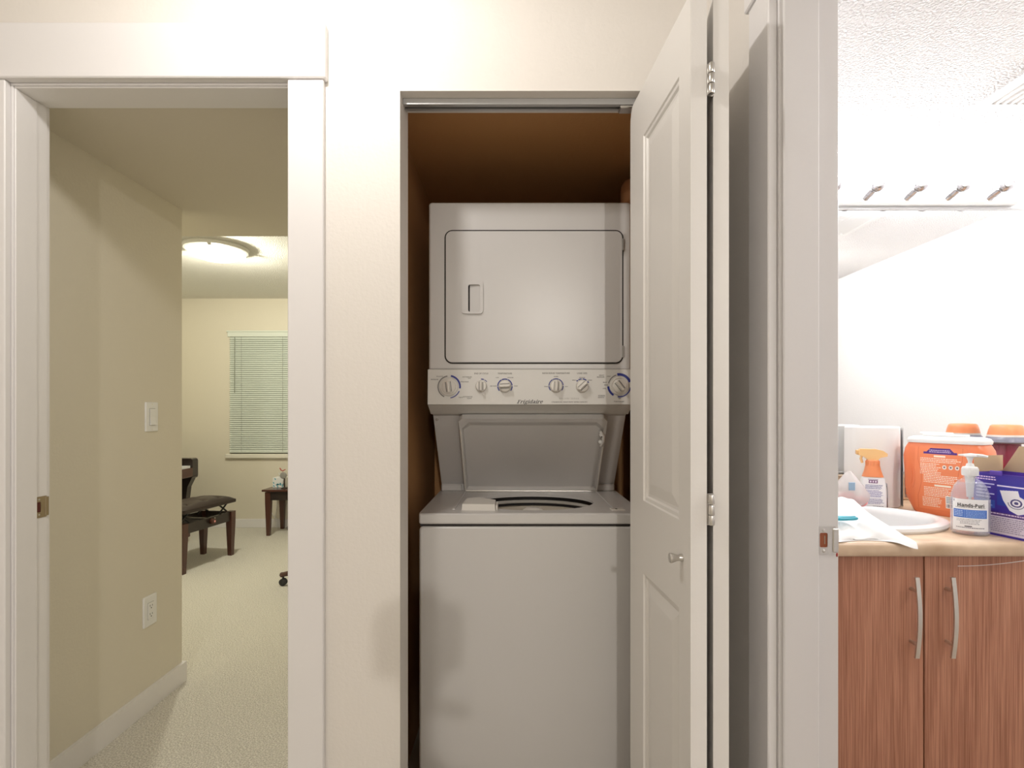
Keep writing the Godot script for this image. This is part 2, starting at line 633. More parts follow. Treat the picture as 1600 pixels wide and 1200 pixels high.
func shell():
	# wall across the end of the hall, with the bedroom doorway and the laundry closet opening
	var front = poly([-1.95, 0, -1.372, 0, -1.372, 2.118, -0.58, 2.118, -0.58, 0, -0.31, 0, -0.31, 2.083, 0.49, 2.083, 0.49, 0, 0.656, 0, 0.656, 2.41, -1.95, 2.41])
	struct("wall_front", extrude(S(), front, -1.535, -1.43), M.hall, "cream painted hallway wall between bedroom doorway and laundry closet")
	var right = poly([-0.6, 0, 0.3, 0, 0.3, 2.118, 1.099, 2.118, 1.099, 0, 1.43, 0, 1.43, 2.41, -0.6, 2.41])
	struct("wall_right", extrude(S(), right, 0.536, 0.656, SIDE), M.hall, "cream hallway wall at right holding the bathroom doorway")
	struct("wall_left", bx(S(), -2.05, -1.95, 0, 2.41, -4.4, 1.535), M.hall, "cream hallway wall left of the bedroom door")
	struct("wall_back", bx(S(), -1.95, 2.6, 0, 2.41, -4.4, -4.3), M.hall, "cream wall far behind the camera")
	struct("wall_back_right", bx(S(), 2.5, 2.6, 0, 2.41, -4.3, -0.6), M.hall, "cream wall at the right behind the camera")
	struct("floor", bx(S(), -1.95, 0.656, -0.1, 0, -0.6, 1.43), M.carpet, "pale beige hallway carpet")
	struct("floor", bx(S(), -1.95, 2.5, -0.1, 0, -4.3, -0.6), M.carpet, "pale beige carpet behind the camera")
	struct("ceiling", bx(S(), -2.05, 0.656, 2.41, 2.51, -0.6, 1.535), M.ceiling, "white hallway ceiling")
	struct("ceiling", bx(S(), -2.05, 2.6, 2.41, 2.51, -4.4, -0.6), M.ceiling, "white ceiling behind the camera")
	# laundry closet
	struct("wall_closet_left", bx(S(), -0.42, -0.371, 0, 2.13, 1.535, 2.45), M.closet, "left wall inside the laundry closet, warm shade painted in as tan")
	struct("wall_closet_right", bx(S(), 0.5, 0.656, 0, 2.13, 1.535, 2.45), M.closet, "right wall inside the laundry closet, warm shade painted in as tan")
	struct("wall_closet_back", bx(S(), -0.42, 0.656, 0, 2.13, 2.45, 2.55), M.closet, "rear wall inside the laundry closet, warm shade painted in as tan")
	struct("ceiling_closet", bx(S(), -0.42, 0.656, 2.13, 2.41, 1.535, 2.55), M.closet, "textured ceiling of the laundry closet, warm shade painted in as tan")
	struct("floor_closet", bx(S(), -0.42, 0.656, -0.1, 0, 1.43, 2.55), M.tile, "floor under the laundry machine")
	# bedroom
	struct("floor_bedroom", bx(S(), -3.6, -0.42, -0.1, 0, 1.43, 5.594), M.carpet, "pale cream bedroom carpet")
	struct("wall_entry", bx(S(), -3.7, -1.506, 0, 2.41, 1.535, 2.4), M.bed, "beige bedroom entry wall with switch and outlet")
	struct("wall_bedroom_left", bx(S(), -3.7, -3.6, 0, 2.41, 2.4, 5.694), M.bed, "beige bedroom wall behind the piano")
	struct("wall_bedroom_right", bx(S(), -0.5, -0.42, 0, 2.41, 1.535, 5.694), M.bed, "beige bedroom wall at right, behind the closet")
	var hole = [Vector2(-3.0, 0.775), Vector2(-1.75, 0.775), Vector2(-1.75, 2.06), Vector2(-3.0, 2.06)]
	struct("wall_far", ringplate(S(), [Vector2(-3.6, 0), Vector2(-0.5, 0), Vector2(-0.5, 2.41), Vector2(-3.6, 2.41)], hole, Vector2(-2.3, 1.4), -5.714, -5.594), M.bed, "beige far bedroom wall around the window")
	struct("ceiling_bedroom", bx(S(), -3.7, -0.42, 2.41, 2.51, 1.535, 5.714), M.ceiling, "white textured bedroom ceiling with the dome lamp")
	struct("ceiling_drop", extrude(S(), poly([-1.506, 1.535, -0.5, 1.535, -0.5, 2.76, -3.6, 2.76, -3.6, 2.4, -1.506, 2.4]), 2.13, 2.41, PLAN), M.drop, "smooth lowered ceiling over the bedroom entry")
	var b = S()
	extrude(b, poly([-1.506, 1.56, -1.492, 1.56, -1.492, 2.414, -3.6, 2.414, -3.6, 2.4, -1.506, 2.4]), 0.0, 0.088, PLAN)
	struct("baseboard_entry", b, M.trim, "white baseboard along the bedroom entry wall and its corner")
	struct("baseboard_far", bx(S(), -3.6, -0.5, 0, 0.09, 5.58, 5.594, 0.003), M.trim, "white baseboard under the bedroom window")
	struct("baseboard_right", bx(S(), -0.514, -0.5, 0, 0.09, 1.56, 5.58, 0.003), M.trim, "white baseboard on the right bedroom wall")
	struct("baseboard_front", bx(S(), -0.51, -0.325, 0, 0.09, 1.416, 1.43, 0.003), M.trim, "white baseboard between doorway and closet")
	# bathroom
	struct("wall_mirror", bx(S(), 0.656, 2.32, 0, 2.13, 2.0, 2.1), M.bath, "white bathroom wall behind the mirror")
	struct("wall_bath_right", bx(S(), 2.22, 2.32, 0, 2.13, -0.4, 2.0), M.bath, "white bathroom wall seen in the mirror")
	struct("wall_bath_back", bx(S(), 0.656, 2.32, 0, 2.13, -0.5, -0.4), M.bath, "white bathroom wall opposite the mirror")
	struct("wall_bath_left", bx(S(), 0.656, 0.664, 0, 2.13, 1.1, 2.0), M.bath, "white bathroom wall beside the vanity")
	struct("ceiling_bath", bx(S(), 0.656, 2.32, 2.13, 2.41, -0.5, 2.1), M.bath_ceiling, "white textured bathroom ceiling")
	struct("floor_bath", bx(S(), 0.656, 2.32, -0.1, 0, -0.5, 2.1), M.tile, "beige bathroom floor")

func door_frames():
	var t = frame_of("trim_1", "white painted frame of the bedroom doorway")
	obj("casing", bx(S(), -0.6056, -0.5104, 0, 2.104, 1.412, 1.43, 0.0025), M.trim, t)
	obj("casing", bx(S(), -1.457, -1.357, 0, 2.104, 1.412, 1.43, 0.0025), M.trim, t)
	obj("head_casing", bx(S(), -1.467, -0.503, 2.104, 2.25, 1.404, 1.43, 0.003), M.trim, t)
	obj("jamb", bx(S(), -1.372, -1.352, 0, 2.098, 1.43, 1.535, 0.001), M.trim, t)
	obj("jamb", bx(S(), -0.6, -0.58, 0, 2.098, 1.43, 1.535, 0.001), M.trim, t)
	obj("head_jamb", bx(S(), -1.372, -0.58, 2.098, 2.118, 1.43, 1.535, 0.001), M.trim, t)
	obj("stop", bx(S(), -1.352, -1.347, 0, 2.093, 1.432, 1.498, 0.002), M.trim, t)
	obj("stop", bx(S(), -0.605, -0.6, 0, 2.093, 1.432, 1.498, 0.002), M.trim, t)
	obj("head_stop", bx(S(), -1.352, -0.6, 2.093, 2.098, 1.432, 1.498, 0.002), M.trim, t)
	obj("casing", bx(S(), -1.452, -1.357, 0, 2.104, 1.535, 1.55, 0.002), M.trim, t)
	obj("head_casing", bx(S(), -1.452, -0.52, 2.104, 2.128, 1.535, 1.55, 0.002), M.trim, t)
	t = frame_of("trim_2", "white painted frame of the bathroom doorway")
	obj("casing", bx(S(), 0.5165, 0.536, 0, 2.104, 1.085, 1.176, 0.0025), M.trim, t)
	obj("casing", bx(S(), 0.5165, 0.536, 0, 2.104, 0.225, 0.315, 0.0025), M.trim, t)
	obj("head_casing", bx(S(), 0.51, 0.536, 2.104, 2.25, 0.215, 1.186, 0.003), M.trim, t)
	obj("jamb", bx(S(), 0.536, 0.6565, 0, 2.098, 1.079, 1.099, 0.001), M.trim, t)
	obj("jamb", bx(S(), 0.536, 0.6565, 0, 2.098, 0.3, 0.32, 0.001), M.trim, t)
	obj("head_jamb", bx(S(), 0.536, 0.6565, 2.098, 2.118, 0.3, 1.099, 0.001), M.trim, t)
	obj("stop", bx(S(), 0.542, 0.6135, 0, 2.088, 1.071, 1.079, 0.002), M.trim, t)
	obj("head_stop", bx(S(), 0.542, 0.6135, 2.088, 2.098, 0.32, 1.071, 0.002), M.trim, t)
	# strike plates
	var k = thing("strike_plate", P(0.634, 0.958, 1.079), "shiny steel strike plate screwed to the bathroom door jamb", "strike plate")
	var s = ringplate(S(), rrect(0.6165, 0.929, 0.650, 0.987, 0.002, 2), rrect(0.6178, 0.9445, 0.6335, 0.974, 0.003, 3), Vector2(0.6255, 0.959), -1.079, -1.0772)
	cbox(s, Vector3(0.6435, 0.934, -1.0785), Vector3(0.6555, 0.983, -1.0745), 0.0018)
	obj("plate", s, M.metal, k)
	obj("latch_hole", bx(S(), 0.6178, 0.6335, 0.9445, 0.974, 1.0786, 1.0784), M.raw_wood, k)
	obj("latch_hole", bx(S(), 0.6272, 0.6292, 0.951, 0.968, 1.0786, 1.078), M.bronze, k)
	for h in [0.937, 0.979]:
		s = lathe(S(), [Vector2(0, 0.0014), Vector2(0.0022, 0.0012), Vector2(0.0034, 0.0)], 14, Transform3D(Basis(Vector3.RIGHT, PI / 2), P(0.6255, h, 1.0772)))
		cbox(s, P(0.6235, h - 0.0004, 1.0758), P(0.6275, h + 0.0004, 1.0756))
		obj("screw", s, M.metal, k)
	obj("red_smear", ball(S(), P(0.6535, 0.929, 1.0788), 0.0028, 8, Vector3(0.8, 1.6, 0.25)), M.red, k)
	k = thing("strike_plate", P(-1.352, 0.948, 1.52), "dull bronze strike plate on the bedroom door jamb", "strike plate")
	var xf = Transform3D(Basis(Vector3(0, 0, -1), Vector3(0, 1, 0), Vector3(1, 0, 0)), Vector3.ZERO)
	s = ringplate(S(), rrect(1.5, 0.918, 1.531, 0.978, 0.002, 2), rrect(1.5005, 0.934, 1.512, 0.963, 0.002, 3), Vector2(1.506, 0.948), -1.352, -1.3502, xf)
	cbox(s, P(-1.3515, 0.921, 1.538), P(-1.349, 0.975, 1.526), 0.001)
	obj("plate", s, M.bronze, k)
	obj("latch_hole", bx(S(), -1.3519, -1.3516, 0.934, 0.963, 1.5005, 1.512), mat(Color(0.1, 0.015, 0.012), 0.6), k)
	for h in [0.9265, 0.97]:
		obj("screw", lathe(S(), [Vector2(0, 0.0012), Vector2(0.002, 0.001), Vector2(0.003, 0.0)], 12, Transform3D(Basis(Vector3.FORWARD, PI / 2), P(-1.3502, h, 1.507))), M.metal, k)
	# closet door track under the closet header
	t = frame_of("trim_3", "grey sliding track under the closet header")
	s = bx(S(), -0.309, 0.489, 2.0655, 2.083, 1.462, 1.466, 0.0008)
	bx(s, -0.309, 0.489, 2.0655, 2.083, 1.494, 1.498, 0.0008)
	bx(s, -0.309, 0.489, 2.079, 2.083, 1.466, 1.494)
	bx(s, -0.309, 0.489, 2.0655, 2.068, 1.466, 1.474)
	bx(s, -0.309, 0.489, 2.0655, 2.068, 1.486, 1.494)
	obj("track", s, M.alu, t)
	obj("pivot_bracket", bx(S(), 0.29, 0.36, 2.058, 2.0655, 1.464, 1.496, 0.002), M.metal, t)

# ---------------------------------------------------------------- folding closet door
# a leaf in its own axes: x along the leaf, y up, moulded front towards +z; the top corner at x = 0 may be rounded off
func leaf_mesh(w, h, t, field0, field1, clip):
	var s = S()
	var rects = [[0.16, 0.80], [0.983, 1.905]]     # lower and upper moulded fields, heights above the bottom edge
	var edge = [Vector2(0, 0), Vector2(w, 0)]
	if clip > 0:
		edge.append(Vector2(w, h))
		for k in 5:
			var a = PI / 2 * k / 4.0
			edge.append(Vector2(clip * (1 - sin(a)) * 0.55, h - clip * (1 - cos(a))))
	else:
		edge.append(Vector2(w, h))
		edge.append(Vector2(0, h))
	# sides and back
	walls_of(s, ccw(edge), -t, 0, IDENT, 1.0)
	face(s, edge.map(func(q): return Vector3(q.x, q.y, -t)), Vector3(0, 0, -1))
	# front: stiles, rails, then stepped mouldings
	var strip = func(x0, x1, y0, y1): face(s, [Vector3(x0, y0, 0), Vector3(x1, y0, 0), Vector3(x1, y1, 0), Vector3(x0, y1, 0)], Vector3(0, 0, 1))
	strip.call(field1, w, 0, h)
	strip.call(field0, field1, 0, rects[0][0])
	strip.call(field0, field1, rects[0][1], rects[1][0])
	strip.call(field0, field1, rects[1][1], h)
	var left = [Vector3(field0, 0, 0), Vector3(field0, h, 0)]
	for k in range(3, edge.size()):
		left.append(Vector3(edge[k].x, edge[k].y, 0))
	left.append(Vector3(0, 0, 0))
	face(s, left, Vector3(0, 0, 1))
	for r in rects:
		var steps = [[0.0, 0.0], [0.003, -0.0035], [0.010, -0.0045], [0.014, -0.009], [0.020, -0.0095], [0.046, -0.003], [0.05, -0.0026]]
		for k in steps.size() - 1:
			var i0 = steps[k][0]
			var i1 = steps[k + 1][0]
			var z0 = steps[k][1]
			var z1 = steps[k + 1][1]
			var a = [Vector3(field0 + i0, r[0] + i0, z0), Vector3(field1 - i0, r[0] + i0, z0), Vector3(field1 - i0, r[1] - i0, z0), Vector3(field0 + i0, r[1] - i0, z0)]
			var c = [Vector3(field0 + i1, r[0] + i1, z1), Vector3(field1 - i1, r[0] + i1, z1), Vector3(field1 - i1, r[1] - i1, z1), Vector3(field0 + i1, r[1] - i1, z1)]
			for j in 4:
				var m = (j + 1) % 4
				face(s, [a[j], a[m], c[m], c[j]], Vector3(0, 0, 1))
		face(s, [Vector3(field0 + 0.05, r[0] + 0.05, -0.0026), Vector3(field1 - 0.05, r[0] + 0.05, -0.0026), Vector3(field1 - 0.05, r[1] - 0.05, -0.0026), Vector3(field0 + 0.05, r[1] - 0.05, -0.0026)], Vector3(0, 0, 1))
	s.generate_normals()
	return s.commit()

func bifold():
	var root = Node3D.new()
	root.name = "door_1"
	add_child(root)
	root.position = P(0.345, 0.012, 1.045)
	tag(root, "cream folding closet door standing open beside the laundry machine", "door")
	root.set_meta("kind", "structure")
	# leaf seen from its moulded front, which faces left
	var dir = Vector3(0.345 - 0.3155, 0, 1.455 - 1.045).normalized()
	var w = Vector2(0.3155 - 0.345, 1.455 - 1.045).length()
	var leaf = put("leaf", leaf_mesh(w, 2.033, 0.033, w - 0.298, w - 0.06, 0.045), M.door, root)
	leaf.transform = Transform3D(Basis(dir, Vector3.UP, dir.cross(Vector3.UP)), -dir * w)
	var k = lathe(S(), [Vector2(0.0075, 0.0), Vector2(0.008, 0.003), Vector2(0.0062, 0.007), Vector2(0.0066, 0.012), Vector2(0.0098, 0.021), Vector2(0.0102, 0.025), Vector2(0.0085, 0.0272), Vector2(0.0, 0.0278)], 24, Transform3D(Basis(Vector3.RIGHT, PI / 2), Vector3(w - 0.042, 0.909, 0.0)))
	obj("knob", k, M.metal, leaf)
	# leaf behind it, front turned to the hall wall
	var a = P(0.4225, 0.012, 1.05) - root.position
	var far = P(0.478, 0.012, 1.458) - root.position
	var d2 = (far - a).normalized()
	var leaf2 = put("leaf", leaf_mesh((a - far).length(), 2.033, 0.03, 0.07, 0.34, 0.0), M.door, root)
	leaf2.transform = Transform3D(Basis(d2, Vector3.UP, d2.cross(Vector3.UP)), a)
	for h in [1.874, 1.027, 0.24]:
		var s = S()
		for j in 3:
			lathe(s, [Vector2(0, -0.0095), Vector2(0.0055, -0.0095), Vector2(0.006, -0.0085), Vector2(0.006, 0.0085), Vector2(0.0055, 0.0095), Vector2(0, 0.0095)], 16, Transform3D(Basis(), Vector3(0.0405, h - 0.012 + (j - 1) * 0.0205, 0.002)))
		obj("hinge", s, M.metal, root)
		var hp = S()
		cbox(hp, Vector3(0.0335, h - 0.043, -0.03), Vector3(0.035, h + 0.019, -0.002))
		cbox(hp, Vector3(0.0455, h - 0.043, -0.03), Vector3(0.047, h + 0.019, -0.004))
		cbox(hp, Vector3(0.0335, h - 0.043, -0.006), Vector3(0.047, h + 0.019, -0.0045))
		obj("hinge_plate", hp, M.metal, root)

# ---------------------------------------------------------------- stacked washer and dryer
const WX0 := -0.293
const WX1 := 0.393

func dial(root, x, h, d, skirt, grip_r, turn, depth):
	var xf = Transform3D(Basis(Vector3.RIGHT, PI / 2), P(x, h, d))
	var s = S()
	if skirt > grip_r:
		lathe(s, [Vector2(skirt, 0.0), Vector2(skirt, 0.004), Vector2(skirt * 0.96, 0.0065), Vector2(grip_r * 1.12, 0.0075), Vector2(grip_r * 1.1, 0.006), Vector2(grip_r * 1.0, 0.006), Vector2(grip_r, 0.011), Vector2(grip_r * 0.93, 0.0125), Vector2(0, 0.013)], 40, xf)
	else:
		lathe(s, [Vector2(grip_r, 0.0), Vector2(grip_r, 0.004), Vector2(grip_r * 0.94, 0.013), Vector2(grip_r * 0.82, 0.0155), Vector2(0, 0.016)], 32, xf)
	var o = obj("dial", s, M.plastic, root)
	var g = S()
	var w = grip_r * 0.2
	var z0 = 0.011
	pillow_plate(g, rrect(-w, -grip_r * 0.86, w, grip_r * 0.86, w * 0.9, 4), z0, depth, 0.003, Transform3D(Basis(Vector3.BACK, -deg_to_rad(turn)), P(x, h, d)))
	obj("grip", g, M.plastic, o)
	g = S()
	for q in [-1, 1]:
		cbox(g, Vector3(q * w * 1.75 - w * 0.28, -grip_r * 0.72, 0.0), Vector3(q * w * 1.75 + w * 0.28, grip_r * 0.72, 0.0166 if skirt <= grip_r else 0.0137), 0.0, Transform3D(Basis(Vector3.BACK, -deg_to_rad(turn)), P(x, h, d)))
	obj("grip_groove", g, M.grey_ink if skirt > grip_r else M.grey, o)
	return o

func marks(s, list, z):
	for q in list:
		bx(s, q[0], q[0] + q[2], q[1], q[1] + 0.0022, z, z + 0.0004)

func laundry():
	var L = thing("laundry_center", P(0.05, 0, 1.62), "white stacked washer and dryer in the closet with its washer lid open", "washer dryer")
	var e = M.enamel
	# washer cabinet, hollow under the deck
	var s = S()
	pillow_plate(s, rrect(WX0, 0.1, WX1, 0.869, 0.012, 4), -1.645, -1.62, 0.006)
	bx(s, WX0, WX0 + 0.004, 0.02, 0.869, 1.66, 2.38)
	bx(s, WX1 - 0.004, WX1, 0.02, 0.869, 1.66, 2.38)
	bx(s, WX0, WX1, 0.02, 0.869, 2.376, 2.38)
	obj("washer_body", s, e, L)
	obj("toe_kick", bx(S(), WX0 + 0.01, WX1 - 0.01, 0.0, 0.1, 1.665, 1.68), M.dark, L)
	# deck with the tub opening
	s = S()
	var hole = oval(0.06, 1.826, 0.208, 0.158, 48)
	var outer = poly([WX0, 1.622, WX1, 1.622, WX1, 2.36, WX0, 2.36])
	ringplate(s, outer, hole, Vector2(0.06, 1.826), 0.902, 0.91, PLAN, true)
	bx(s, WX0, WX1, 0.877, 0.909, 1.616, 1.64, 0.004)
	bx(s, WX0, WX0 + 0.02, 0.877, 0.909, 1.63, 2.36, 0.003)
	bx(s, WX1 - 0.02, WX1, 0.877, 0.909, 1.63, 2.36, 0.003)
	# raised rails left and right, as pressed in the lid surround
	for q in [[-0.195, -1], [0.315, 1]]:
		cbox(s, P(q[0] - 0.0045, 0.909, 2.06), P(q[0] + 0.0045, 0.9125, 1.68), 0.002)
	obj("washer_top", s, e, L)
	obj("seam", bx(S(), WX0 + 0.002, WX1 - 0.002, 0.868, 0.878, 1.626, 1.64), M.seal, L)
	# tub: dark shroud, pale balance ring, basket, agitator
	var c = Transform3D(Basis(), P(0.06, 0, 1.83))
	obj("tub_shroud", lathe(S(), [Vector2(0.214, 0.902), Vector2(0.224, 0.9), Vector2(0.224, 0.881)], 44, c, 1.0, 0.85), M.dark, L)
	obj("balance_ring", lathe(S(), [Vector2(0.226, 0.87), Vector2(0.224, 0.883), Vector2(0.219, 0.885), Vector2(0.216, 0.882), Vector2(0.2165, 0.876), Vector2(0.22, 0.873)], 44, c, 1.0, 0.85), M.plastic, L)
	obj("tub_gap", lathe(S(), [Vector2(0.222, 0.876), Vector2(0.2225, 0.863)], 44, c, 1.0, 0.85), M.dark, L)
	obj("basket", lathe(S(), [Vector2(0.222, 0.863), Vector2(0.215, 0.861), Vector2(0.214, 0.852), Vector2(0.212, 0.5), Vector2(0.195, 0.47), Vector2(0.0, 0.465)], 44, c, 1.0, 0.85), M.basket, L)
	obj("agitator", lathe(S(), [Vector2(0.09, 0.47), Vector2(0.06, 0.53), Vector2(0.04, 0.6), Vector2(0.034, 0.83), Vector2(0.036, 0.87), Vector2(0.034, 0.886), Vector2(0.024, 0.893), Vector2(0, 0.894)], 28, Transform3D(Basis(), P(0.06, 0, 1.80))), M.plastic, L)
	# bleach dispenser at the front left of the opening
	s = S()
	var q0 = [Vector2(-0.168, 1.665), Vector2(-0.062, 1.66), Vector2(-0.062, 1.745), Vector2(-0.122, 1.80), Vector2(-0.163, 1.78)]
	var base = []
	var top = []
	for p in q0:
		base.append(P(p.x, 0.909, p.y))
		top.append(P(p.x * 0.96 - 0.0046, 0.93, p.y * 0.985 + 0.026))
	for k in 5:
		var m = (k + 1) % 5
		face(s, [base[k], base[m], top[m], top[k]], base[k] + base[m] - base[(k + 3) % 5] * 2)
	face(s, top, Vector3.UP)
	face(s, base, Vector3.DOWN)
	bx(s, -0.062, -0.055, 0.909, 0.926, 1.665, 1.74, 0.002)
	obj("dispenser", s, M.plastic, L)
	s = bx(S(), 0.302, 0.345, 0.909, 0.9125, 1.665, 1.70, 0.0015)
	obj("latch_plate", s, M.plastic, L)
	obj("latch_slot", bx(S(), 0.316, 0.322, 0.912, 0.9132, 1.672, 1.684), M.dark, L)
	# sloping back above the deck
	s = S()
	extrude(s, poly([1.86, 1.213, 1.875, 1.205, 2.088, 0.936, 2.088, 0.91, 2.36, 0.91, 2.36, 1.36, 1.86, 1.36]), WX0 + 0.004, WX1 - 0.004, SIDE)
	bx(s, WX0 + 0.004, WX0 + 0.085, 0.909, 0.936, 2.075, 2.1, 0.004)
	bx(s, WX1 - 0.085, WX1 - 0.004, 0.909, 0.936, 2.075, 2.1, 0.004)
	obj("backsplash", s, e, L)
	obj("rear_cavity", bx(S(), WX0 + 0.02, WX1 - 0.02, 0.91, 1.2, 2.36, 2.4), M.dark, L)
	obj("screw", ball(S(), P(WX0 + 0.016, 1.192, 1.884), 0.0045, 10), M.metal, L)
	# lid, leaning back open: its hollow inner side faces us
	var l0 = P(0, 0.915, 2.062)
	var l1 = P(0, 1.199, 1.832)
	var up = (l1 - l0).normalized()
	var out = Vector3.RIGHT.cross(up)
	var len = (l1 - l0).length()
	var lx = Transform3D(Basis(Vector3.RIGHT, up, out), P(0.062, 0.915, 2.062))
	s = S()
	var hw = 0.257
	var rim = PackedVector2Array([Vector2(-hw, 0), Vector2(hw, 0), Vector2(hw, len - 0.012), Vector2(hw - 0.012, len), Vector2(-hw + 0.012, len), Vector2(-hw, len - 0.012)])
	var inn = PackedVector2Array([Vector2(-hw + 0.009, 0.008), Vector2(hw - 0.009, 0.008), Vector2(hw - 0.009, len - 0.045), Vector2(hw - 0.034, len - 0.018), Vector2(-hw + 0.034, len - 0.018), Vector2(-hw + 0.009, len - 0.045)])
	var inner2 = PackedVector2Array([Vector2(-hw + 0.013, 0.012), Vector2(hw - 0.013, 0.012), Vector2(hw - 0.013, len - 0.062), Vector2(hw - 0.036, len - 0.042), Vector2(-hw + 0.036, len - 0.042), Vector2(-hw + 0.013, len - 0.062)])
	extrude(s, rim, -0.018, -0.012, lx)
	walls_of(s, ccw(rim), -0.012, 0.006, lx, 1.0)
	for k in 6:
		var m = (k + 1) % 6
		face(s, [lx * Vector3(rim[k].x, rim[k].y, 0.006), lx * Vector3(rim[m].x, rim[m].y, 0.006), lx * Vector3(inn[m].x, inn[m].y, 0.004), lx * Vector3(inn[k].x, inn[k].y, 0.004)], out)
		face(s, [lx * Vector3(inn[k].x, inn[k].y, 0.004), lx * Vector3(inn[m].x, inn[m].y, 0.004), lx * Vector3(inner2[m].x, inner2[m].y, -0.008), lx * Vector3(inner2[k].x, inner2[k].y, -0.008)], out)
	face(s, [0, 1, 2, 3, 4, 5].map(func(k): return lx * Vector3(inner2[k].x, inner2[k].y, -0.008)), out)
	var lid = obj("washer_lid", s, e, L)
	s = tube(S(), [lx * Vector3(-hw + 0.006, 0.002, 0.006), lx * Vector3(hw - 0.006, 0.002, 0.006)], 0.004, 8)
	obj("hinge_bar", s, M.metal, lid)
	s = S()
	for q in [[0.0, 0.0], [0.0, 0.034]]:
		ball(s, lx * Vector3(hw - 0.014, len - 0.075 - q[1], 0.004), 0.009, 10)
	tube(s, [lx * Vector3(hw - 0.020, len - 0.06, 0.004), lx * Vector3(hw - 0.008, len - 0.075, 0.01), lx * Vector3(hw - 0.006, len - 0.1, 0.012), lx * Vector3(hw - 0.012, len - 0.125, 0.008)], 0.005, 8)
	var strike = obj("lid_strike", s, M.white, lid)
	obj("strike_hole", ball(S(), lx * Vector3(hw - 0.014, len - 0.078, 0.011), 0.003, 8), M.dark, strike)
	s = tube(S(), [lx * Vector3(hw - 0.003, len - 0.13, 0.004), lx * Vector3(hw - 0.003, 0.004, 0.004)], 0.0035, 8)
	obj("lid_edge_bar", s, M.plastic, lid)
	obj("lid_edge_bar", tube(S(), [lx * Vector3(-hw + 0.003, len - 0.05, 0.004), lx * Vector3(-hw + 0.003, 0.004, 0.004)], 0.0035, 8), M.plastic, lid)
	# dryer
	s = S()
	pillow_plate(s, rrect(WX0, 1.355, WX1, 1.93, 0.011, 4), -2.36, -1.801, 0.006)
	obj("dryer_body", s, e, L)
	obj("door_seal", extrude(S(), rrect(-0.2395, 1.3815, 0.3665, 1.835, 0.027, 6), -1.803, -1.7992), M.seal, L)
	s = S()
	var dp = rrect(-0.2345, 1.3865, 0.3615, 1.83, 0.022, 6)
	var hh = rrect(-0.1635, 1.553, -0.1185, 1.650, 0.006, 3)
	ringplate(s, dp, hh, Vector2(-0.141, 1.60), -1.803, -1.7955, Transform3D(), true)
	var door = obj("dryer_door", s, e, L)
	s = ringplate(S(), rrect(-0.1815, 1.5495, -0.1085, 1.6635, 0.011, 4), rrect(-0.1585, 1.556, -0.1185, 1.648, 0.006, 3), Vector2(-0.1385, 1.602), -1.7955, -1.789, Transform3D(), true)
	var hb = obj("handle_bezel", s, e, door)
	s = S()
	face(s, [P(-0.1635, 1.553, 1.8005), P(-0.1185, 1.553, 1.7945), P(-0.1185, 1.65, 1.7945), P(-0.1635, 1.65, 1.8005)], Vector3(-0.3, 0, 1))
	face(s, [P(-0.1635, 1.65, 1.8005), P(-0.1185, 1.65, 1.7945), P(-0.1185, 1.65, 1.8005)], Vector3.DOWN)
	obj("handle_recess", s, e, door)
	for h in [1.785, 1.423]:
		s = cbox(S(), P(0.3605, h - 0.02, 1.8005), P(0.3685, h + 0.02, 1.794), 0.0015)
		obj("hinge", s, M.grey, L)
		tube(s, [P(0.3645, h - 0.019, 1.7935), P(0.3645, h + 0.019, 1.7935)], 0.003, 8)
	# control panel
	s = S()
	extrude(s, poly([1.788, 1.361, 1.794, 1.363, 1.9, 1.363, 1.9, 1.213, 1.852, 1.211, 1.792, 1.241, 1.783, 1.244]), WX0 - 0.001, WX1 + 0.001, SIDE)
	var panel = obj("control_panel", s, M.panel, L)
	obj("seam", bx(S(), WX0 + 0.002, WX1 - 0.002, 1.3632, 1.3655, 1.7995, 1.803), M.grey, L)
	var f = 2.153e-3
	var px = func(x): return (x - 805.0) * f
	var py = func(y): return EYE + (643.0 - y) * f
	var zd = func(h): return 1.783 + (h - 1.244) * 0.0427
	var hc = py.call(603.5)
	var dc = zd.call(hc) - 0.0003
	var A = func(x, y): return Transform3D(Basis(Vector3.RIGHT, -0.0427), P(px.call(x), py.call(y), zd.call(py.call(y)) - 0.0002))
	# printed scales round the dials
	var blue = S()
	var grey = S()
	arc(grey, 0.0345, 0.0385, 205, 352, 0.0006, A.call(701.5, 604.5))
	arc(blue, 0.0345, 0.0405, 10, 98, 0.0006, A.call(701.5, 604.5))
	arc(blue, 0.036, 0.039, 112, 172, 0.0006, A.call(701.5, 604.5))
	arc(blue, 0.0225, 0.0255, -5, 18, 0.0006, A.call(752.5, 603.5))
	arc(blue, 0.0225, 0.0245, 24, 50, 0.0006, A.call(752.5, 603.5))
	for q in [[-128, -92], [-88, -30], [-26, 20], [24, 84], [90, 128]]:
		arc(blue, 0.0225, 0.026, q[0], q[1], 0.0006, A.call(789.0, 603.5))
		arc(blue, 0.0225, 0.0255, q[0], q[1], 0.0006, A.call(868.8, 603.0))
	for q in [[-48, -36], [-30, -4], [4, 36], [48, 62]]:
		arc(blue, 0.023, 0.0265, q[0], q[1], 0.0006, A.call(909.5, 603.5))
	obj("dial_scale", grey, M.grey_ink, panel)
	grey = arc(S(), 0.035, 0.038, -78, -15, 0.0006, A.call(967.5, 602.5))
	arc(blue, 0.0335, 0.042, -10, 72, 0.0006, A.call(967.5, 602.5))
	arc(blue, 0.036, 0.04, 100, 188, 0.0006, A.call(967.5, 602.5))
	arc(blue, 0.034, 0.041, 212, 266, 0.0006, A.call(967.5, 602.5))
	obj("dial_scale", blue, M.blue_ink, panel)
	obj("dial_scale", grey, M.grey_ink, panel)
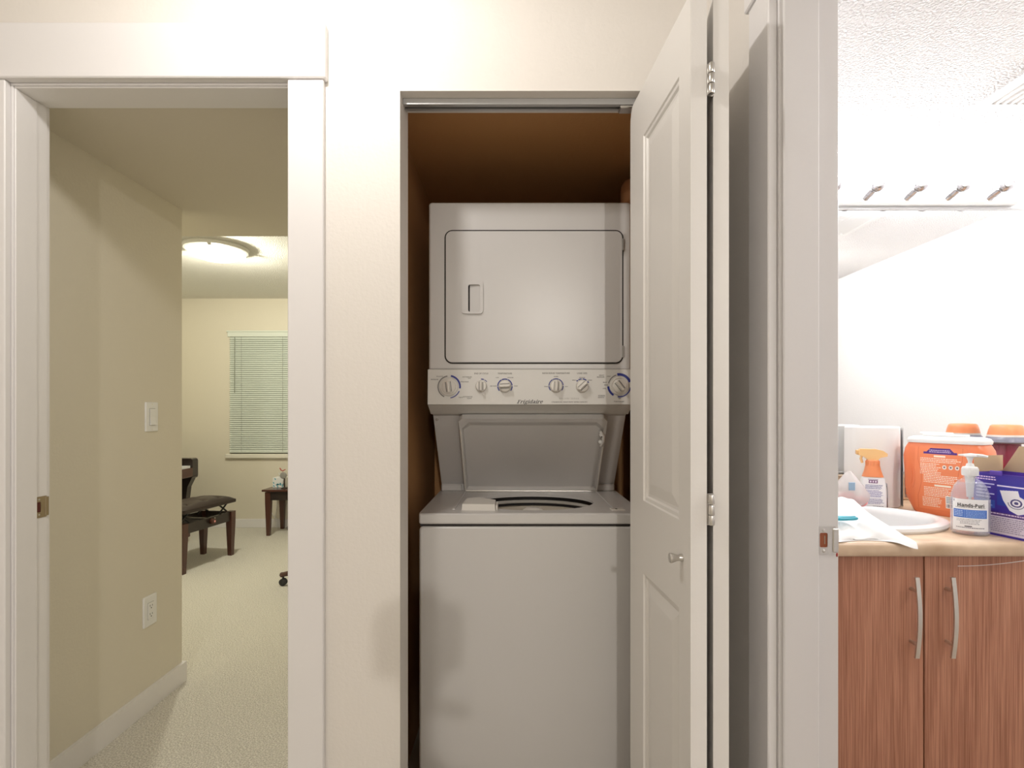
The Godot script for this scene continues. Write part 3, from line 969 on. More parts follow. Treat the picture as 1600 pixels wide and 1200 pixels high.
	dial(L, px.call(701.5), hc - 0.002, dc, 0.031, 0.0235, -7, 0.024)
	dial(L, px.call(752), hc, dc, 0.0, 0.0195, 0, 0.03)
	dial(L, px.call(789), hc, dc, 0.0, 0.0215, 86, 0.03)
	dial(L, px.call(868.8), hc, dc, 0.0, 0.0215, 4, 0.03)
	dial(L, px.call(909.5), hc, dc, 0.0, 0.0215, 48, 0.03)
	dial(L, px.call(967.5), hc + 0.001, dc, 0.031, 0.0235, -38, 0.024)
	# lettering
	s = S()
	for q in [["END OF CYCLE", 752, 583.6, 0.0052], ["TEMPERATURE", 789, 583.6, 0.0052], ["WASH/RINSE TEMPERATURE", 868.8, 583.2, 0.0052], ["LOAD SIZE", 909.5, 583.2, 0.0052],
			["REGULAR", 679, 593, 0.0042], ["DELICATE", 687, 588.2, 0.0036], ["AUTOMATIC", 730, 589, 0.0042], ["DRY", 733.5, 591.3, 0.0038], ["PERM PRESS", 726, 596.6, 0.0032], ["AUTOMATIC", 731, 620, 0.0042], ["HEAVY", 733.5, 622.6, 0.0038], ["TIMED", 720, 621, 0.0032],
			["LOW", 777, 590, 0.0034], ["MEDIUM", 797.5, 590, 0.0034], ["AIR FLUFF", 771, 603.2, 0.0034], ["HIGH", 806, 603.2, 0.0034],
			["WARM", 868.8, 588.4, 0.0034], ["COLD", 853, 604, 0.0034], ["HOT", 885, 604, 0.0034], ["SMALL", 897.5, 594, 0.0034], ["MEDIUM", 909.5, 590, 0.0032], ["LARGE", 921.5, 594, 0.0034],
			["HEAVY", 940, 586.5, 0.0042], ["REGULAR", 938.5, 589.2, 0.0042], ["SOAK", 951, 588, 0.0036], ["WASH", 945, 597.4, 0.0034], ["RINSE", 947, 601.6, 0.003], ["SPIN", 944, 607.2, 0.0034], ["NORMAL", 940, 618.2, 0.0042], ["GENTLE", 939, 621, 0.0042], ["OFF", 968, 622.8, 0.003], ["PUSH TO START", 967, 627.4, 0.0034]]:
		words(s, q[0], q[3], A.call(q[1], q[2]), "Droid Sans", 0.0, true)
	put("lettering", s.commit(), M.grey_ink, panel)
	s = S()
	words(s, "G A L L E R Y   S E R I E S", 0.0046, A.call(889, 622.8))
	words(s, "COMMERCIAL HEAVY DUTY  EXTRA CAPACITY", 0.0042, A.call(889.5, 628.3), "Droid Sans", 0.0, true)
	put("lettering", s.commit(), M.grey_ink, panel)
	s = S()
	words(s, "Frigidaire", 0.0125, A.call(828.5, 627.8), "Droid Serif", 0.45, true)
	put("lettering", s.commit(), M.ink, panel)

func closet_bits():
	# vent pipe in the gap between the dryer and the right wall
	var t = thing("vent_pipe", P(0.447, 1.6, 2.0), "tan vent pipe with a rounded top rising beside the dryer", "pipe")
	var c = Transform3D(Basis(), P(0.447, 0, 2.0))
	obj("pipe", tube(S(), [P(0.447, 1.75, 2.0), P(0.447, 1.68, 2.02), P(0.447, 1.65, 2.08), P(0.447, 1.64, 2.18), P(0.447, 1.64, 2.45)], 0.0498, 20), M.duct, t)
	obj("pipe", lathe(S(), [Vector2(0.05, 1.75), Vector2(0.05, 2.05), Vector2(0.047, 2.068), Vector2(0.038, 2.082), Vector2(0.02, 2.088), Vector2(0.0, 2.089)], 30, c), M.duct, t)
	obj("band", lathe(S(), [Vector2(0.0503, 1.90), Vector2(0.052, 1.902), Vector2(0.052, 1.912), Vector2(0.0503, 1.914)], 30, c), M.grey, t)

# ---------------------------------------------------------------- bedroom
func taper_leg(s, x, d, h0, h1, w0, w1, xf = Transform3D()):
	var r = []
	for q in [[h0, w0], [lerp(h0, h1, 0.75), lerp(w0, w1, 0.9)], [h1, w1]]:
		r.append([Vector3(x - q[1], q[0], d - q[1]), Vector3(x + q[1], q[0], d - q[1]), Vector3(x + q[1], q[0], d + q[1]), Vector3(x - q[1], q[0], d + q[1])].map(func(v): return xf * v))
	for k in 2:
		for j in 4:
			var m = (j + 1) % 4
			face(s, [r[k][j], r[k][m], r[k + 1][m], r[k + 1][j]], (r[k][j] + r[k][m] - r[k][(j + 2) % 4] - r[k][(j + 3) % 4]))
	face(s, r[0], Vector3.DOWN)
	face(s, r[2], Vector3.UP)
	return s

func bedroom():
	# switch and outlet on the entry wall; local axes: x along the wall (away from the camera), z out of the wall
	var turn = PI / 2
	var sw = thing("wall_switch", P(-1.506, 1.198, 2.196), "white rocker light switch on the beige bedroom entry wall", "light switch", "", turn, false)
	var s = pillow_plate(S(), rrect(-0.037, -0.0605, 0.037, 0.0605, 0.004, 3), 0, 0.006, 0.003)
	obj("plate", s, M.white, sw)
	obj("rocker_gap", bx(S(), -0.0175, 0.0175, -0.035, 0.035, -0.0058, -0.0064), M.grey, sw)
	s = S()
	extrude(s, poly([-0.0335, 0.004, 0.0335, 0.004, 0.0335, 0.0085, 0.0, 0.0075, -0.0335, 0.0125]), -0.0155, 0.0155, Transform3D(Basis(Vector3(0, 1, 0), Vector3(0, 0, 1), Vector3(1, 0, 0)), Vector3.ZERO))
	obj("rocker", s, M.white, sw)
	for h in [-0.052, 0.052]:
		obj("screw", lathe(S(), [Vector2(0, 0.001), Vector2(0.0028, 0.0)], 12, Transform3D(Basis(Vector3.RIGHT, PI / 2), Vector3(0, h, 0.006))), M.cream, sw)
	var ot = thing("wall_outlet", P(-1.506, 0.402, 2.186), "white double power outlet low on the beige bedroom entry wall", "outlet", "", turn, false)
	obj("plate", pillow_plate(S(), rrect(-0.039, -0.062, 0.039, 0.062, 0.003, 3), 0, 0.006, 0.0025), M.white, ot)
	obj("receptacle_gap", bx(S(), -0.0178, 0.0178, -0.0345, 0.0345, -0.0058, -0.0064), M.grey, ot)
	obj("receptacle", pillow_plate(S(), rrect(-0.0168, -0.0335, 0.0168, 0.0335, 0.002, 3), 0.004, 0.0085, 0.001), M.white, ot)
	s = S()
	for h in [0.017, -0.017]:
		bx(s, -0.0075, -0.0055, h, h + 0.008, -0.0084, -0.0089)
		bx(s, 0.0055, 0.0075, h, h + 0.007, -0.0084, -0.0089)
		lathe(s, [Vector2(0, 0.0005), Vector2(0.0025, 0.0005), Vector2(0.0025, 0)], 10, Transform3D(Basis(Vector3.RIGHT, PI / 2), Vector3(0, h - 0.006, 0.0085)))
	obj("slot", s, M.dark, ot)
	# window behind the blind
	var w = frame_of("window_1", "dark night window behind the blind")
	s = S()
	ringplate(s, [Vector2(-3.0, 0.775), Vector2(-1.75, 0.775), Vector2(-1.75, 2.06), Vector2(-3.0, 2.06)], [Vector2(-2.95, 0.825), Vector2(-1.8, 0.825), Vector2(-1.8, 2.01), Vector2(-2.95, 2.01)], Vector2(-2.375, 1.4), -5.71, -5.66)
	obj("window_frame", s, M.white, w)
	obj("pane", bx(S(), -2.95, -1.8, 0.825, 2.01, 5.684, 5.688), M.glass, w)
	obj("window_sill", bx(S(), -3.04, -1.71, 0.727, 0.775, 5.556, 5.594, 0.008), M.cream, w)
	var bl = thing("window_blind", P(-2.37, 0.78, 5.58), "closed pale green-white slatted blind over the bedroom window", "blind")
	s = bx(S(), -3.02, -1.73, 2.005, 2.062, 5.572, 5.59, 0.003)
	bx(s, -3.025, -1.725, 2.054, 2.068, 5.562, 5.59, 0.002)
	obj("headrail", s, M.blind, bl)
	var slat = S()
	var prof = []
	for k in 5:
		var t = k / 4.0
		prof.append(Vector2(-0.0085 + 0.0175 * t + 0.003 * sin(PI * t), -0.0112 + 0.0224 * t))
	var pr = PackedVector2Array()
	for q in prof:
		pr.append(q)
	for k in 5:
		pr.append(prof[4 - k] + Vector2(0.0007, 0.0003))
	extrude(slat, pr, -0.625, 0.625, Transform3D(Basis(Vector3(0, 0, -1), Vector3(0, 1, 0), Vector3(1, 0, 0)), Vector3.ZERO))
	slat.generate_normals()
	var sm = slat.commit()
	for k in 55:
		var o = put("slat", sm, M.blind, bl)
		o.position = P(-2.375, 0.818 + k * 0.0217, 5.583) - bl.position
	obj("bottom_rail", bx(S(), -3.0, -1.75, 0.787, 0.805, 5.576, 5.59, 0.003), M.blind, bl)
	for x in [-2.873, -2.44, -1.9]:
		obj("cord", tube(S(), [P(x, 0.8, 5.5735), P(x, 2.01, 5.5735)], 0.0011, 5), M.grey, bl)
	obj("wand", tube(S(), [P(-2.94, 1.42, 5.565), P(-2.94, 2.0, 5.568)], 0.0035, 7), mat(Color(0.25, 0.28, 0.22), 0.3), bl)
	piano()
	bench()
	side_table()
	office_chair()

func piano():
	var t = thing("digital_piano", P(-3.25, 0, 4.3), "dark brown piano standing behind the black bench, only its key end showing", "piano")
	obj("cabinet", bx(S(), -3.58, -3.3, 0.06, 1.02, 3.58, 5.0, 0.01), M.ebony, t)
	obj("keybed", bx(S(), -3.3, -2.985, 0.615, 0.69, 3.66, 4.915, 0.006), M.mahogany, t)
	obj("key_slip", bx(S(), -2.998, -2.98, 0.62, 0.70, 3.66, 4.915, 0.004), M.mahogany, t)
	var side = poly([-3.3, 0.60, -2.998, 0.60, -2.988, 0.61, -2.985, 0.63, -2.985, 0.76, -2.99, 0.776, -3.004, 0.785, -3.3, 0.785])
	for d in [3.58, 4.915]:
		obj("cheek", extrude(S(), side, -d - 0.085, -d), M.ebony, t)
		obj("leg", extrude(S(), poly([-3.1, 0.1, -3.05, 0.1, -3.055, 0.4, -3.04, 0.52, -3.0, 0.6, -3.14, 0.6, -3.11, 0.5]), -d - 0.075, -d - 0.01), M.ebony, t)
		obj("foot", bx(S(), -3.3, -3.05, 0.045, 0.145, d + 0.01, d + 0.075, 0.006), M.mahogany, t)
		obj("caster", lathe(S(), [Vector2(0, 0), Vector2(0.02, 0), Vector2(0.024, 0.012), Vector2(0.02, 0.03), Vector2(0.026, 0.036), Vector2(0.026, 0.046), Vector2(0, 0.046)], 16, Transform3D(Basis(), P(-3.09, 0, d + 0.043))), M.brushed, t)
	var s = S()
	for k in 52:
		bx(s, -3.28, -3.005, 0.69, 0.718, 3.672 + k * 0.0239, 3.672 + k * 0.0239 + 0.0226, 0.001)
	var keys = obj("white_keys", s, M.white, t)
	keys.set_meta("kind", "stuff")
	s = S()
	for k in 51:
		if k % 7 in [0, 1, 3, 4, 5]:
			bx(s, -3.28, -3.1, 0.718, 0.73, 3.672 + k * 0.0239 + 0.018, 3.672 + k * 0.0239 + 0.028)
	keys = obj("black_keys", s, M.black, t)
	keys.set_meta("kind", "stuff")

func bench():
	# local axes: z along the long side (towards the camera is +z), x across
	var b = thing("piano_bench", P(-2.582, 0, 4.265), "black padded piano bench with scissor lift in front of the piano", "bench", "", deg_to_rad(-8.0), false)
	for q in [[-1, -1], [1, -1], [1, 1], [-1, 1]]:
		var s = taper_leg(S(), q[0] * 0.128, q[1] * 0.27, 0.0, 0.376, 0.017, 0.027)
		obj("leg", s, M.mahogany, b)
	var s = S()
	for q in [-1, 1]:
		cbox(s, Vector3(q * 0.13 - 0.011, 0.295, -0.25), Vector3(q * 0.13 + 0.011, 0.372, 0.25), 0.002)
		cbox(s, Vector3(-0.11, 0.295, q * 0.272 - 0.011), Vector3(0.11, 0.372, q * 0.272 + 0.011), 0.002)
	obj("apron", s, M.ebony, b)
	for q in [-1, 1]:
		for e in [-1, 1]:
			obj("scissor_bar", tube(S(), [Vector3(q * 0.09, 0.365, e * 0.22 - 0.06), Vector3(q * 0.09, 0.452, e * 0.22 + 0.06)], 0.007, 6), M.black, b)
			obj("scissor_bar", tube(S(), [Vector3(q * 0.096, 0.365, e * 0.22 + 0.06), Vector3(q * 0.096, 0.452, e * 0.22 - 0.06)], 0.007, 6), M.black, b)
	s = tube(S(), [Vector3(-0.1, 0.36, -0.05), Vector3(0.15, 0.36, -0.05)], 0.006, 8)
	obj("lift_rod", s, M.brushed, b)
	s = lathe(S(), [Vector2(0, 0.03), Vector2(0.02, 0.028), Vector2(0.025, 0.015), Vector2(0.022, 0.0), Vector2(0, 0)], 18, Transform3D(Basis(Vector3.FORWARD, PI / 2), Vector3(0.142, 0.34, -0.02)))
	obj("knob", s, M.mahogany, b)
	s = lathe(S(), [Vector2(0, 0.002), Vector2(0.009, 0.001), Vector2(0.009, 0)], 12, Transform3D(Basis(Vector3.FORWARD, PI / 2), Vector3(0.172, 0.34, -0.02)))
	obj("knob_cap", s, M.pink, b)
	# domed, tufted cushion
	s = S()
	var hx = 0.165
	var hz = 0.292
	var top = func(u, v):
		var x = (u * 2 - 1)
		var z = (v * 2 - 1)
		var edge = (1 - pow(abs(x), 8)) * (1 - pow(abs(z), 14))
		var tuft = 0.0
		for i in 3:
			for j in [-0.5, 0.5]:
				var dx = (x - j) * hx
				var dz = (z - (i - 1) * 0.6) * hz
				tuft += 0.014 * exp(-(dx * dx + dz * dz) / 0.0009)
		return Vector3(x * hx, 0.478 + 0.04 * edge * (1.0 - 0.25 * x * x - 0.25 * z * z) - tuft, z * hz)
	sheet(s, 24, 40, top, Vector3.UP)
	cbox(s, Vector3(-hx, 0.45, -hz), Vector3(hx, 0.48, hz), 0.006)
	obj("cushion", s, M.leather, b)
	s = S()
	for i in 3:
		for j in [-0.5, 0.5]:
			ball(s, Vector3(j * hx, 0.502, (i - 1) * 0.6 * hz), 0.007, 8)
	obj("buttons", s, M.leather, b)

func side_table():
	var t = thing("side_table", P(-2.2, 0, 5.38), "small dark wooden side table under the window blind", "side table")
	for x in [-2.425, -1.975]:
		for d in [5.225, 5.535]:
			obj("leg", taper_leg(S(), x, -d, 0.0, 0.43, 0.016, 0.026), M.mahogany, t)
	var s = S()
	bx(s, -2.42, -1.98, 0.35, 0.436, 5.205, 5.227, 0.002)
	bx(s, -2.42, -1.98, 0.35, 0.436, 5.53, 5.552, 0.002)
	bx(s, -2.445, -2.423, 0.35, 0.436, 5.225, 5.535, 0.002)
	bx(s, -1.977, -1.955, 0.35, 0.436, 5.225, 5.535, 0.002)
	obj("apron", s, M.ebony, t)
	obj("tabletop", bx(S(), -2.475, -1.925, 0.436, 0.456, 5.18, 5.575, 0.004), M.mahogany, t)
	# tissue box with teal leaves printed on it
	var b = thing("tissue_box", P(-2.37, 0.456, 5.4), "white tissue box with a teal leaf print on the dark side table", "tissue box")
	obj("carton", bx(S(), -2.44, -2.31, 0.456, 0.555, 5.34, 5.46, 0.002), M.white, b)
	s = S()
	for k in 16:
		var x = -2.43 + rng.randf() * 0.11
		var h = 0.464 + rng.randf() * (0.035 if k < 11 else 0.08)
		var e = PackedVector2Array()
		var a = rng.randf() * TAU
		for j in 8:
			e.append(Vector2(x, h) + Vector2(cos(TAU * j / 8) * 0.011, sin(TAU * j / 8) * 0.005).rotated(a))
		extrude(s, e, -5.34, -5.3395)
	obj("leaf_print", s, M.teal, b)
	s = S()
	sheet(s, 8, 8, func(u, v): return P(-2.405 + 0.05 * u + 0.008 * sin(v * 5.0), 0.553 + 0.05 * v * (0.7 + 0.3 * sin(u * 6.0)), 5.40 + 0.02 * sin(u * 5.0 + v * 2)), Vector3(0, 0, 1), 0.001)
	obj("tissue", s, M.paper, b)
	var c = thing("table_ornament", P(-2.335, 0.456, 5.27), "grey round ornament with a red sprig beside the tissue box", "ornament")
	s = lathe(S(), [Vector2(0, 0), Vector2(0.03, 0), Vector2(0.03, 0.008), Vector2(0.008, 0.015), Vector2(0.007, 0.1)], 18, Transform3D(Basis(), P(-2.29, 0.456, 5.27)))
	obj("stand", s, M.ebony, c)
	s = lathe(S(), [Vector2(0, 0.012), Vector2(0.026, 0.011), Vector2(0.033, 0.004), Vector2(0.033, -0.004), Vector2(0.026, -0.012), Vector2(0, -0.012)], 22, Transform3D(Basis(Vector3.RIGHT, PI / 2), P(-2.3, 0.585, 5.27)))
	obj("disc", s, M.grey, c)
	s = tube(S(), [P(-2.335, 0.66, 5.27), P(-2.32, 0.635, 5.27), P(-2.305, 0.632, 5.27), P(-2.28, 0.645, 5.27)], 0.005, 6)
	tube(s, [P(-2.305, 0.615, 5.27), P(-2.305, 0.632, 5.27)], 0.002, 5)
	obj("sprig", s, M.red, c)
	# charger and cable on the wall behind the table's left legs
	var k = thing("charger_cable", P(-2.52, 0.43, 5.58), "white charger and thin cable hanging beside the side table", "cable")
	obj("charger", bx(S(), -2.5, -2.475, 0.33, 0.42, 5.545, 5.594, 0.004), M.white, k)
	s = S()
	var pts = []
	for j in 14:
		var u = j / 13.0
		pts.append(P(-2.49 - 0.09 * sin(PI * min(1.0, u * 1.15)), 0.43 - 0.40 * u, 5.56))
	tube(s, pts, 0.0035, 6)
	pts = []
	for j in 8:
		pts.append(P(-2.5 + 0.02 * j / 7.0 * sin(j), 0.33 - 0.045 * j, 5.565))
	tube(s, pts, 0.0028, 6)
	obj("cable", s, M.white, k)

func office_chair():
	# stands mostly behind the wall; one star foot with its caster shows past the door casing
	var c = thing("swivel_chair", P(-1.365, 0, 3.72), "swivel chair mostly hidden behind the doorway casing, one caster foot showing", "chair", "", 0.0, false)
	var s
	for k in 5:
		var a = PI + TAU * k / 5.0 + 0.02
		var dir = Vector3(cos(a), 0, sin(a))
		s = S()
		var tip = dir * 0.27 + Vector3(0, 0.075, 0)
		tube(s, [Vector3(0, 0.12, 0), dir * 0.12 + Vector3(0, 0.11, 0), tip], 0.024, 8, 0.016)
		ball(s, tip, 0.019, 8)
		obj("foot", s, M.mahogany, c)
		s = S()
		for e in [-1, 1]:
			lathe(s, [Vector2(0, 0.008), Vector2(0.02, 0.008), Vector2(0.025, 0.004), Vector2(0.025, -0.004), Vector2(0.02, -0.008), Vector2(0, -0.008)], 16, Transform3D(Basis(dir, PI / 2), dir * 0.262 + Vector3(0, 0.0255, 0) + Vector3(-dir.z, 0, dir.x) * 0.011 * e) * Transform3D(Basis(), Vector3.ZERO))
		tube(s, [dir * 0.262 + Vector3(0, 0.03, 0), dir * 0.262 + Vector3(0, 0.07, 0)], 0.007, 6)
		obj("caster", s, M.black, c)
	obj("column", lathe(S(), [Vector2(0, 0.07), Vector2(0.035, 0.07), Vector2(0.035, 0.18), Vector2(0.024, 0.19), Vector2(0.024, 0.4), Vector2(0, 0.4)], 18), M.black, c)
	obj("seat", cbox(S(), Vector3(-0.16, 0.4, -0.2), Vector3(0.22, 0.48, 0.2), 0.03), M.leather, c)
	s = tube(S(), [Vector3(0.2, 0.42, 0), Vector3(0.27, 0.45, 0), Vector3(0.275, 0.65, 0)], 0.018, 8)
	obj("back_post", s, M.black, c)
	obj("backrest", cbox(S(), Vector3(0.25, 0.6, -0.2), Vector3(0.31, 0.92, 0.2), 0.025), M.leather, c)

# ---------------------------------------------------------------- bathroom
func bathroom():
	var c = thing("vanity_cabinet", P(1.44, 0, 1.66), "reddish wood-grain vanity cabinet under the bathroom counter", "cabinet")
	var s = S()
	bx(s, 0.664, 2.215, 0.1, 0.852, 1.374, 1.39)
	bx(s, 0.664, 0.68, 0.1, 0.852, 1.39, 1.99)
	bx(s, 2.199, 2.215, 0.1, 0.852, 1.39, 1.99)
	bx(s, 0.664, 2.215, 0.1, 0.116, 1.39, 1.99)
	obj("body", s, M.mahogany, c)
	obj("toe_kick", bx(S(), 0.664, 2.215, 0.0, 0.1, 1.43, 1.45), M.dark, c)
	var edges = [[0.666, 1.0425], [1.0458, 1.43], [1.4333, 1.818], [1.8213, 2.213]]
	for k in 4:
		var e = edges[k]
		var door = obj("door", bx(S(), e[0], e[1], 0.112, 0.8525, 1.356, 1.374, 0.0012), M.wood, c)
		var hx = [1.0095, 1.1, 1.785, 1.865][k]
		s = S()
		var arch = []
		for j in 15:
			var t = j / 14.0
			arch.append(P(hx, 0.6 + 0.203 * t, 1.335 - 0.0095 * sin(PI * t)))
		for j in 14:
			for w in [[-1, 0], [1, 0], [0, -1], [0, 1]]:
				var a = arch[j]
				var b = arch[j + 1]
				var o = Vector3(w[0], 0, w[1])
				var q = Vector3(1 - abs(w[0]), 0, 1 - abs(w[1]))
				var sz = Vector3(0.0052, 0, 0.0026)
				face(s, [a + (o - q) * sz, a + (o + q) * sz, b + (o + q) * sz, b + (o - q) * sz], o)
		face(s, [arch[0] + Vector3(-0.0052, 0, 0.0026), arch[0] + Vector3(0.0052, 0, 0.0026), arch[0] + Vector3(0.0052, 0, -0.0026), arch[0] + Vector3(-0.0052, 0, -0.0026)], Vector3.DOWN)
		face(s, [arch[14] + Vector3(-0.0052, 0, 0.0026), arch[14] + Vector3(0.0052, 0, 0.0026), arch[14] + Vector3(0.0052, 0, -0.0026), arch[14] + Vector3(-0.0052, 0, -0.0026)], Vector3.UP)
		for h in [0.6345, 0.7685]:
			tube(s, [P(hx, h, 1.331), P(hx, h, 1.356)], 0.0045, 10)
		obj("handle", s, M.brushed, door)
	# counter with a hole for the sink, rolled front edge, low splash
	var w = thing("countertop", P(1.44, 0.89, 1.66), "beige laminate bathroom counter with a rounded front edge", "counter")
	s = S()
	ringplate(s, poly([0.664, 1.352, 2.215, 1.352, 2.215, 1.995, 0.664, 1.995]), oval(1.02, 1.60, 0.222, 0.152, 40), Vector2(1.02, 1.6), 0.855, 0.89, PLAN)
	var nose = [Vector2(1.352, 0.89)]
	for j in 7:
		var a = PI / 2 * j / 6.0
		nose.append(Vector2(1.352 - 0.016 * sin(a), 0.874 + 0.016 * cos(a)))
	nose.append_array([Vector2(1.336, 0.857), Vector2(1.338, 0.855), Vector2(1.352, 0.855)])
	extrude(s, PackedVector2Array(nose), 0.664, 2.215, SIDE, true)
	obj("worktop", s, M.counter, w)
	struct("trim_4", bx(S(), 0.664, 2.215, 0.89, 0.985, 1.978, 1.995, 0.004), M.counter, "low beige backsplash strip behind the bathroom counter")
	# oval drop-in sink
	var k = thing("sink", P(1.02, 0.89, 1.6), "white oval sink set in the beige counter", "sink")
	s = S()
	lathe(s, [Vector2(0.245, 0.89), Vector2(0.25, 0.897), Vector2(0.248, 0.905), Vector2(0.24, 0.91), Vector2(0.225, 0.911), Vector2(0.212, 0.906), Vector2(0.204, 0.892), Vector2(0.185, 0.83), Vector2(0.14, 0.77), Vector2(0.05, 0.752), Vector2(0.022, 0.75)], 56, Transform3D(Basis(), P(1.02, 0, 1.6)), 1.0, 0.73)
	obj("basin", s, M.porcelain, k)
	obj("drain", lathe(S(), [Vector2(0, 0.749), Vector2(0.016, 0.749), Vector2(0.024, 0.7525), Vector2(0.026, 0.75)], 24, Transform3D(Basis(), P(1.02, 0, 1.6))), M.chrome, k)
	k = thing("faucet", P(1.0, 0.89, 1.86), "chrome faucet behind the oval sink", "faucet")
	obj("base", lathe(S(), [Vector2(0.03, 0.89), Vector2(0.03, 0.9), Vector2(0.02, 0.908), Vector2(0.018, 0.98), Vector2(0.0, 0.985)], 22, Transform3D(Basis(), P(0.98, 0, 1.86))), M.chrome, k)
	obj("spout", tube(S(), [P(0.98, 0.95, 1.86), P(0.985, 0.975, 1.82), P(0.99, 0.985, 1.77), P(0.99, 0.965, 1.73)], 0.012, 12, 0.009), M.chrome, k)
	obj("lever", tube(S(), [P(0.98, 0.985, 1.86), P(0.975, 1.0, 1.84), P(0.965, 1.02, 1.8)], 0.007, 10), M.chrome, k)
	# mirror
	k = thing("wall_mirror", P(1.44, 1.48, 1.996), "wide frameless bathroom mirror reflecting the white wall and ceiling", "mirror")
	obj("mirror_glass", bx(S(), 0.69, 2.195, 0.995, 1.975, 1.9925, 1.9985), M.mirror, k)
	obj("channel", bx(S(), 0.69, 2.195, 1.975, 1.981, 1.988, 1.9995, 0.001), M.alu, k)
	obj("channel", bx(S(), 0.69, 2.195, 0.987, 0.995, 1.988, 1.9995, 0.001), M.alu, k)
	# light bar over the mirror: five chrome arms with ball joints and frosted shades
	k = thing("vanity_light", P(1.449, 2.03, 1.98), "white bar light with five chrome arms and glowing shades above the mirror", "wall lamp")
	s = S()
	pillow_plate(s, rrect(1.03, 1.99, 1.868, 2.078, 0.004, 3), -1.9995, -1.965, 0.012)
	obj("backplate", s, M.white, k)
	var lit = glow(Color(1.0, 0.985, 0.96), 2.0)
	for j in 5:
		var x = 1.143 + 0.153 * j
		var t = P(x, 2.016, 1.967)
		var e = P(x, 2.0295, 1.92)
		s = tube(S(), [t, e], 0.018, 18)
		tube(s, [t.lerp(e, 0.42), t.lerp(e, 0.48)], 0.0187, 18)
		var arm = obj("arm", s, M.chrome, k)
		s = ball(S(), P(x, 2.031, 1.9), 0.0255, 22)
		obj("ball_joint", s, M.chrome, arm)
		s = lathe(S(), [Vector2(0, 0.006), Vector2(0.009, 0.005), Vector2(0.0115, 0.002), Vector2(0.0115, -0.004)], 18, Transform3D(Basis(Vector3.RIGHT, PI / 2) * Basis(), P(x - 0.008, 2.028, 1.878)))
		obj("cap", s, M.white, arm)
		s = lathe(S(), [Vector2(0.0, 2.064), Vector2(0.014, 2.065), Vector2(0.028, 2.073), Vector2(0.04, 2.089), Vector2(0.047, 2.112), Vector2(0.045, 2.113), Vector2(0.0, 2.113)], 28, Transform3D(Basis(), P(x, 0, 1.90)))
		obj("glass_shade", s, lit, k)
		var o = omni(P(x, 2.085, 1.90), Color(0.985, 0.985, 1.0), 0.165, 0.025)
		k.add_child(o, true)
		o.position -= k.position
	# ceiling vent
	k = thing("ceiling_vent", P(1.53, 2.13, 1.42), "white slatted vent grille on the bathroom ceiling", "vent")
	s = ringplate(S(), [Vector2(1.37, 1.27), Vector2(1.69, 1.27), Vector2(1.69, 1.572), Vector2(1.37, 1.572)], [Vector2(1.39, 1.29), Vector2(1.67, 1.29), Vector2(1.67, 1.555), Vector2(1.39, 1.555)], Vector2(1.53, 1.42), 2.118, 2.13, PLAN)
	obj("frame", s, M.white, k)
	obj("duct_opening", bx(S(), 1.39, 1.67, 2.1285, 2.1298, 1.29, 1.555), mat(Color(0.5, 0.5, 0.49), 0.6), k)
	for j in 13:
		s = cbox(S(), Vector3(-0.0092, -0.0012, -0.135), Vector3(0.0092, 0.0012, 0.135), 0.0, Transform3D(Basis(Vector3.BACK, -0.5), P(1.401 + 0.0215 * j, 2.1215, 1.4225)))
		obj("slat", s, M.white, k)

# ---------------------------------------------------------------- printed labels
func hline(im, x, y, w, h, c):
	im.fill_rect(Rect2i(int(x), int(y), int(max(1, w)), int(max(1, h))), c)

func fine_print(im, x, y, w, rows, pitch, c, ragged = 0.35):
	for r in rows:
		var left = x
		var stop = x + w * (1.0 - ragged * rng.randf() * rng.randf())
		while left < stop:
			var n = 3 + rng.randi() % 9
			hline(im, left, y + r * pitch, min(n, stop - left), max(1, pitch * 0.5), c)
			left += n + 2

func printed(im, rough = 0.4):
	var m = mat(Color.WHITE, rough)
	m.albedo_color = Color.WHITE
	m.albedo_texture = ImageTexture.create_from_image(im)
	m.texture_repeat = false
	return m

func page(w, h, c):
	var im = Image.create(w, h, false, Image.FORMAT_RGB8)
	im.fill(c)
	return im

